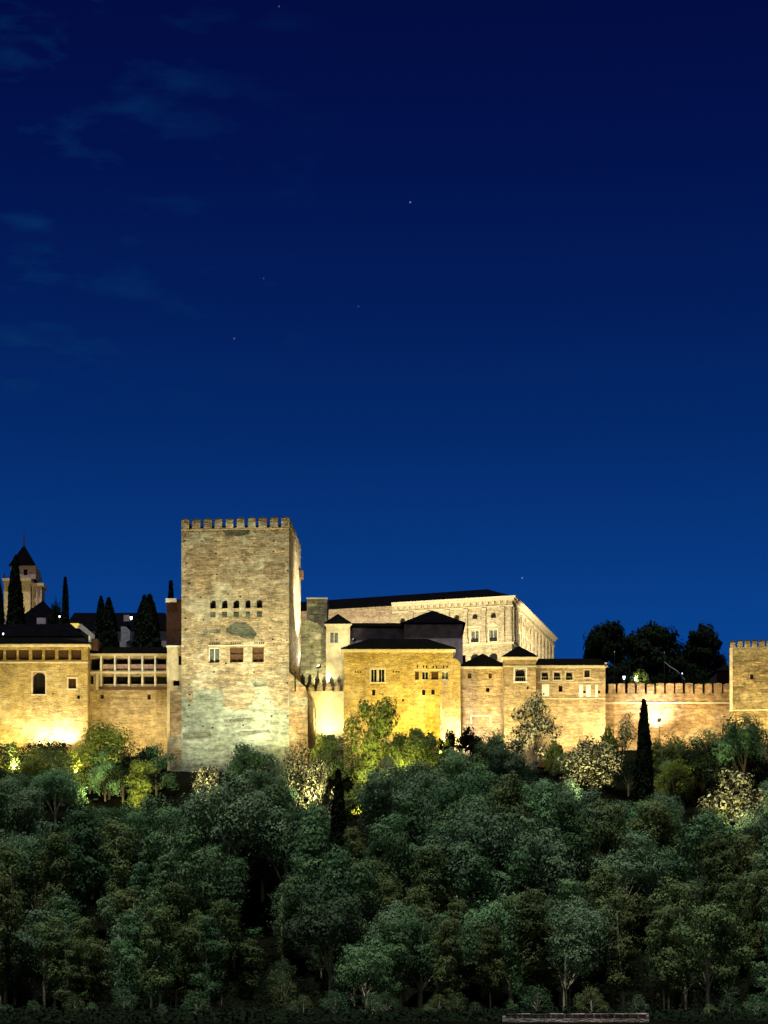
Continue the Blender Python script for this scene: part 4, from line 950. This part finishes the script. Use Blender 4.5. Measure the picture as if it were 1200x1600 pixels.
while Yr < 271:
    frac = (Yr - 195) / 76
    sp = 4.7 if Yr < 207 else 5.8 if Yr < 217 else 6.8
    half = .204 * Yr + 11; xx = -half + fr.uniform(0, sp)
    while xx < half:
        x = xx + fr.uniform(-1.8, 1.8); y = Yr + fr.uniform(-2.2, 2.2)
        front = Yr < 217; mid = Yr < 240
        if front: kd = fr.choices(range(9), (.6, .6, .2, .2, 5, 2, 4, 4, 1))[0]
        elif mid: kd = fr.choices(range(9), (3, 3, 2, 2, 2, 2, 1, 2, 1.5))[0]
        else: kd = fr.choices(range(9), (4, 3, 3.5, 2.5, .3, 1, .2, .3, .5))[0]
        h = PROTO[kd][2][2]
        want = fr.uniform(8.5, 14) if Yr < 207 else fr.uniform(9.5, 16) if front else fr.uniform(9, 16.5) if mid else fr.uniform(7.0, 13)
        pq = 600 + x * F / y
        cap = next(c for lim, c in ((130, 1200), (250, 1258), (330, 1238), (440, 1192), (512, 1238), (548, 1308), (612, 1296), (700, 1185), (800, 1172), (870, 1168), (980, 1228), (1034, 1240), (1080, 1165), (1200, 1256), (9999, 1200)) if pq < lim) + fr.uniform(-6, 22)
        if y > 222: want = min(want, Z(cap, y) - g(x, y))
        if want < 3.4: xx += sp; continue
        zt = g(x, y) + want; px = 600 + x * F / y; py = HY - (zt - EYE) * F / y
        ok = True
        for (gx, gy, rx_, ry_) in GAPS:
            if abs(px - gx) < rx_ and abs(py - gy) < ry_ and fr.random() < .85: ok = False
        for q in list(FL) + list(TREE_LAMPS):      # keep the lamps' surroundings clear, as gardeners do
            lx, lz = X(q[0], q[2]), Z(q[1], q[2])
            if (lx - x) ** 2 + (q[2] - y) ** 2 < 4.6 ** 2 and g(x, y) + want > lz - 1.5: ok = False
        if ok: pts.append((x, y, want / h, kd, px, py, want))
        xx += sp * fr.uniform(.8, 1.25)
    Yr += 5.2 if Yr < 206 else 6.3
print('forest trees', len(pts))
for (x, y, s, kd, px, py, want) in pts[:296]:
    K = PROTO[kd]; nm, lb = SP[(K[0], K[1])]
    make_tree(nm, K[2], (x, y, g(x, y)), s, fr.uniform(0, 6.28), '%s %s %s' % (lb, band(py), zone(px)), 'tree', 'trees of the dark wood below the fortress', fr.uniform(.92, 1.1))

# ---- trees that the photograph singles out: (px centre, py top, py bottom of crown / base, Y)
def special(name, kd, lm, seed, px, ptop, Y, wpx, label, cat='tree', n=6000, leaf=.17, hpx=None, bark='darkbark', rz=0.7, group=None):
    x = X(px, Y); zt = Z(ptop, Y); parts = tree_parts(kd, seed, M[lm], M[bark], n, leaf)
    zb = g(x, Y) - .3
    h = zt - zb; base_w = {'round': 8.4, 'broad': 10.6, 'tall': 5.6, 'stag': 8, 'bushy': 9.6, 'shrub': 4.8}[kd]
    sw = wpx * Y / F / base_w
    if hpx: zb = zt - hpx * Y / F; h = zt - zb
    e = make_tree(name, parts, (x, Y, zb), sw, rz, label, cat, group, 1); e.scale = (sw, sw, h / (3.3 if kd == 'shrub' else 10.4 if kd == 'bushy' else parts[2])); return e
special('elm_tree', 'round', 'leaf_bright', 301, 166, 1126, 266, 96, 'leafy yellow-green lit tree in front of the bright wall under the gallery', n=7000, leaf=.16)
special('elm_tree', 'stag', 'leaf_bright', 302, 212, 1182, 257, 78, 'low yellow-green lit tree left of the great tower foot, below the other lit one', n=5000)
special('elm_tree', 'broad', 'leaf_dark', 303, 80, 1158, 274, 110, 'dark spreading tree against the white glow at left', n=6000)
special('ash_tree', 'stag', 'leaf_bright', 304, 573, 1083, 260, 92, 'tall lit tree with bare trunk rising before the left of the yellow block', n=8500, leaf=.16, rz=2)
special('shrub', 'shrub', 'leaf_bright', 305, 655, 1138, 271, 60, 'yellow-lit shrub under the row of four windows', 'shrub', n=2600, hpx=52)
special('shrub', 'shrub', 'leaf_bright', 306, 620, 1145, 272, 50, 'yellow-green shrub right of the tall lit tree', 'shrub', n=2400, hpx=60)
special('holm_oak', 'round', 'leaf_teal', 307, 398, 1157, 258, 86, 'dark round evergreen hiding the right foot of the great tower', n=7000)
special('olive_tree', 'bushy', 'leaf_pale', 308, 322, 1190, 254, 52, 'pale silvery tree at the left foot of the great tower', n=3200, leaf=.2)
special('olive_tree', 'bushy', 'leaf_pale', 309, 463, 1166, 256, 62, 'cream coloured lit tree at the right foot of the great tower', n=3600, leaf=.2)
special('olive_tree', 'bushy', 'leaf_pale', 310, 500, 1195, 252, 62, 'cream leaved tree right of the great tower, under the tall lit tree', n=3600, leaf=.2)
special('shrub', 'shrub', 'leaf_bright', 311, 505, 1138, 272, 48, 'green lit shrub against the outwork wall', 'shrub', n=2400, hpx=58)
special('blossom_tree', 'bushy', 'leaf_pale', 312, 835, 1094, 272, 78, 'speckled pinkish round tree standing before the small hipped tower', n=5200, leaf=.19)
special('olive_tree', 'bushy', 'leaf_pale', 313, 925, 1155, 262, 100, 'broad cream speckled tree below the arched range', n=5600, leaf=.2)
special('olive_tree', 'bushy', 'leaf_pale', 314, 1150, 1210, 244, 130, 'broad cream speckled tree near the right edge', n=6500, leaf=.2)
special('olive_tree', 'round', 'leaf_pale', 315, 975, 1115, 276, 46, 'small speckled tree left of the spiky cypress, close to the wall', n=2600, leaf=.18)
special('holm_oak', 'broad', 'leaf_teal', 316, 1160, 1122, 262, 100, 'dark green tree before the right tower', n=7500)
special('holm_oak', 'round', 'leaf_olive', 317, 1105, 1138, 266, 70, 'olive green tree left of the right tower below the curtain wall', n=6500)
special('holm_oak', 'round', 'leaf_olive', 318, 1050, 1145, 268, 60, 'green tree just right of the spiky cypress', n=5500)
for i, (px, pt, wd, lm) in enumerate(((735, 1138, 46, 'leaf_dark'), (775, 1150, 44, 'leaf_teal'), (700, 1142, 40, 'leaf_dark'), (870, 1150, 40, 'leaf_bright'), (950, 1140, 40, 'leaf_bright'), (20, 1162, 50, 'leaf_bright'), (235, 1165, 50, 'leaf_dark'), (1020, 1150, 40, 'leaf_bright'))):
    special('shrub', 'shrub', lm, 330 + i, px, pt, 276, wd, ('dark' if lm == 'leaf_dark' else 'teal' if lm == 'leaf_teal' else 'bright green') + ' shrub at the wall foot ' + ('just before the low range', 'at the right end of the low range', 'by the bright corner', 'below the arched range left end', 'where arched range and curtain wall meet', 'at the far left', 'in the shadow left of the great tower', 'just right of the spiky cypress')[i], 'shrub', n=2200, hpx=60)
# small trees and bushes all along the foot of the walls
hr = random.Random(33); SHP = {lm: tree_parts('bushy', 600 + k, M[lm], M['darkbark'], 7000, .15) for k, lm in enumerate(('leaf_dark', 'leaf_teal', 'leaf_olive', 'leaf_bright'))}
for px in range(-10, 1215, 21):
    if 262 < px < 478 or 545 < px < 600 or 985 < px < 1030: continue
    if any(abs(q[0] - px) < 15 and 256 < q[2] < 277 for q in list(FL) + list(TREE_LAMPS)): continue
    lm = hr.choices(('leaf_dark', 'leaf_teal', 'leaf_olive', 'leaf_bright'), (1.6, 1.8, 2.5, 2.2))[0]
    Y = hr.uniform(262, 271); x = X(px + hr.uniform(-8, 8), Y); pt = hr.uniform(1150, 1190)
    zb = g(x, Y) - .6; hh = max(3.5, Z(pt, Y) - zb); sc = hh / 10.4
    nm = {'leaf_dark': 'dark', 'leaf_teal': 'teal', 'leaf_olive': 'olive green', 'leaf_bright': 'bright green'}[lm]
    wd = hr.uniform(.8, 1.15)
    e = make_tree('small_tree', SHP[lm], (x, Y, zb), sc, hr.uniform(0, 6), 'small %s tree at the wall foot, %s' % (nm, zone(px)), 'tree', 'small trees along the wall foot'); e.scale = (sc * wd, sc * wd, sc)
# yellow-lit undergrowth round the tall tree
special('shrub', 'shrub', 'leaf_bright', 350, 560, 1222, 246, 70, 'yellow lit undergrowth at the foot of the tall lit tree', 'shrub', n=3200, hpx=75)
special('elm_tree', 'round', 'leaf_bright', 354, 640, 1165, 262, 56, 'yellow-green tree below the lit shrubs of the yellow block', n=4500)
# tree lamps
for a in TREE_LAMPS:
    flood(*a)
# ---- cypresses and dark trees
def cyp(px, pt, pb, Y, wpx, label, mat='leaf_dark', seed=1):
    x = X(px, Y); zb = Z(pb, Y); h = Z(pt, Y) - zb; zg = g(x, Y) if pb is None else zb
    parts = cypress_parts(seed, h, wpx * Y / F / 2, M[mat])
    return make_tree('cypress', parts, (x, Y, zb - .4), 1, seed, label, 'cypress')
cyp(1006, 1095, 1275, 252, 32, 'tall spiky dark cypress before the curtain wall', seed=401)
cyp(529, 1205, 1330, 232, 26, 'dim slender cypress in the wood below the eroded wall', 'leaf_dark', seed=402)
cyp(24, 868, 1010, 405, 34, 'black cypress in front of the church belfry', seed=403)
cyp(102, 903, 1010, 385, 14, 'thin black cypress right of the church roof', seed=404)
cyp(-2, 905, 1010, 400, 22, 'black cypress cut by the left edge', seed=410)
cyp(158, 934, 1030, 330, 26, 'left peak of the first pair of black cypresses', seed=405)
cyp(170, 936, 1030, 328, 36, 'right peak of the first pair of black cypresses', seed=406)
cyp(226, 932, 1030, 330, 44, 'left peak of the second pair of black cypresses', seed=407)
cyp(234, 930, 1030, 327, 42, 'right peak of the second pair of black cypresses', seed=408)
cyp(267, 909, 1010, 335, 12, 'thin black cypress tip behind the red brick turret', seed=409)
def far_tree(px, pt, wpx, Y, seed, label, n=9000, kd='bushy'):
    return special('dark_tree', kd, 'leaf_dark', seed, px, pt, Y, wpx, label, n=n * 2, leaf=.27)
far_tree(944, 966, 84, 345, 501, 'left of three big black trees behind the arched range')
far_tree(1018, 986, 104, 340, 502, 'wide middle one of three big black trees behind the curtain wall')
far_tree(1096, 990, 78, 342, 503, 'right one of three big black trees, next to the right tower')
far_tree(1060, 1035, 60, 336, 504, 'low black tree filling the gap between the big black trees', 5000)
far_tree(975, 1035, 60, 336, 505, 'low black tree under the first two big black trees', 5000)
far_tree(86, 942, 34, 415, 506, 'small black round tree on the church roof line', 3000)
special('shrub', 'shrub', 'leaf_bright', 507, 1000, 1045, 323, 34, 'green shrub lit by the lamp behind the merlons', 'shrub', n=1500, hpx=30)
# ---- low things along the bottom edge
for i, (px, pt, wd, Y) in enumerate(((495, 1574, 40, 200), (470, 1582, 40, 198), (235, 1580, 30, 200), (150, 1578, 50, 202), (1175, 1566, 60, 200), (700, 1580, 60, 198), (45, 1582, 30, 198), (1080, 1580, 60, 202), (560, 1576, 44, 170), (330, 1582, 40, 168), (1120, 1572, 44, 165), (10, 1570, 50, 165))):
    special('shrub', 'shrub', 'leaf_teal' if i % 2 else 'leaf_olive', 360 + i, px, pt, Y, wd,
            'low bush at the bottom edge ' + ('right of the left middle trunks', 'touching the edge left of the round bush', 'left of the pale trunks', 'under the left trees', 'in the right corner', 'left of the rosy wall', 'in the left corner', 'right of the rosy wall', 'left of the branch pile', 'between left trunks and round bush', 'left of the right corner bush', 'larger, in the left corner')[i], 'bush', n=1800, hpx=45, leaf=.09)
ur = random.Random(9); UP = {lm: tree_parts('bushy', 620 + k, M[lm], M['bark'], 4200, .15) for k, lm in enumerate(('leaf_teal', 'leaf_olive', 'leaf_blue'))}
for k in range(16):
    Y = ur.uniform(206, 216); x = ur.uniform(-.215, .215) * Y; lm = ur.choice(('leaf_teal', 'leaf_olive', 'leaf_blue')); sc = ur.uniform(.3, .72)
    e = make_tree('sapling', UP[lm], (x, Y, g(x, Y) - .3), sc, ur.uniform(0, 6), 'low %s sapling under the front trees, %s' % ({'leaf_teal': 'teal green', 'leaf_olive': 'olive', 'leaf_blue': 'grey green'}[lm], zone(600 + x * F / Y)), 'sapling', 'saplings under the front trees', 1.2)
for k in range(46):
    Y = ur.uniform(150, 200); px = -20 + k * 27.5 + ur.uniform(-9, 9); x = X(px, Y); lm = ur.choice(('leaf_teal', 'leaf_olive', 'leaf_blue')); sc = ur.uniform(.13, .30)
    if ur.random() < .38: continue
    if 775 < px < 1030 and Y < 165: Y += 30; x = X(px, Y)
    e = make_tree('bush', UP[lm], (x, Y, g(x, Y) - .25), sc * 1.15, ur.uniform(0, 6), '%s bush at the wood edge, %s' % ({'leaf_teal': 'teal green', 'leaf_olive': 'olive', 'leaf_blue': 'grey green'}[lm], zone(px)), 'bush', 'bushes along the foot of the wood', .85)
DP = tree_parts('bushy', 640, M['leaf_dark'], M['darkbark'], 5000, .22)
for k, (px, pt) in enumerate(((925, 1040), (950, 1052), (1000, 1050), (1030, 1050), (1085, 1048), (1112, 1042), (1135, 1052))):
    Y = 330 + (k % 3) * 3; x = X(px, Y); zb = g(x, Y) - .5
    e = make_tree('dark_tree', DP, (x, Y, zb), .62, k, 'low black tree behind the merlons, ' + ('above the arched range roof', 'left of the white lamp', 'right of the lit shrub', 'below the middle round tree', 'right of the stair rail', 'beneath the right round tree', 'touching the right tower')[k], 'tree', 'low black trees behind the curtain wall')
    e.scale = (.62, .62, (Z(pt, Y) - zb) / 11)
# ivy and low growth covering the floor of the wood
rng = np.random.default_rng(77); n = 46000
yy = 126 + 114 * rng.random(n) ** .7; xx = (rng.random(n) - .5) * .46 * yy
kp = ~((yy < 136.5) & (xx > 0)); xx = xx[kp]; yy = yy[kp]; n = len(xx)
zz = np.array([g(a, b_) for a, b_ in zip(xx, yy)]) + .05 + .5 * rng.random(n) ** 2 * (1 + np.sin(xx * .9) * np.cos(yy * .7))
p = np.stack([xx, yy, zz], 1); nn = np.array([0, -.3, 1]) + rng.normal(size=(n, 3)) * .6; nn /= np.linalg.norm(nn, axis=1)[:, None]
a = np.cross(nn, rng.normal(size=(n, 3))); a /= np.linalg.norm(a, axis=1)[:, None]; b = np.cross(nn, a); sz_ = (.12 + .16 * rng.random(n))[:, None]
V = np.stack([p - a * sz_, p - b * sz_ * .6, p + a * sz_, p + b * sz_ * .6], 1).reshape(-1, 3)
o = bpy.data.objects.new('undergrowth', fast_mesh('undergrowth', V, n, M['leaf_dark'])); COL.objects.link(o)
tag(o, 'dark ivy and low plants covering the floor of the wood', 'undergrowth', None, 'stuff')
# fallen branches
rr = random.Random(5)
e = empty('brushwood_pile', (X(652, 203), 203, 0), 'reddish pile of fallen branches between trunks at the bottom edge', 'brushwood')
mb = MB()
for i in range(40):
    x0 = rr.uniform(-1.6, 1.8); a = rr.uniform(-.5, .2); l_ = rr.uniform(.6, 2); zz = rr.uniform(.05, 1.15) * max(.1, 1 - abs(x0 - .1) / 2.4); y0 = rr.uniform(-.8, .8)
    mb.tube([(x0, y0, zz), (x0 + l_ * math.cos(a) * .5, y0 + .1, zz + l_ * math.sin(a) * .5), (x0 + l_ * math.cos(a), y0 + rr.uniform(-.3, .3), zz + l_ * math.sin(a))], [.05, .04, .015], 5)
mb.build('branches', plain('red_brown_branch', (.22, .12, .09), .4, 3), e)
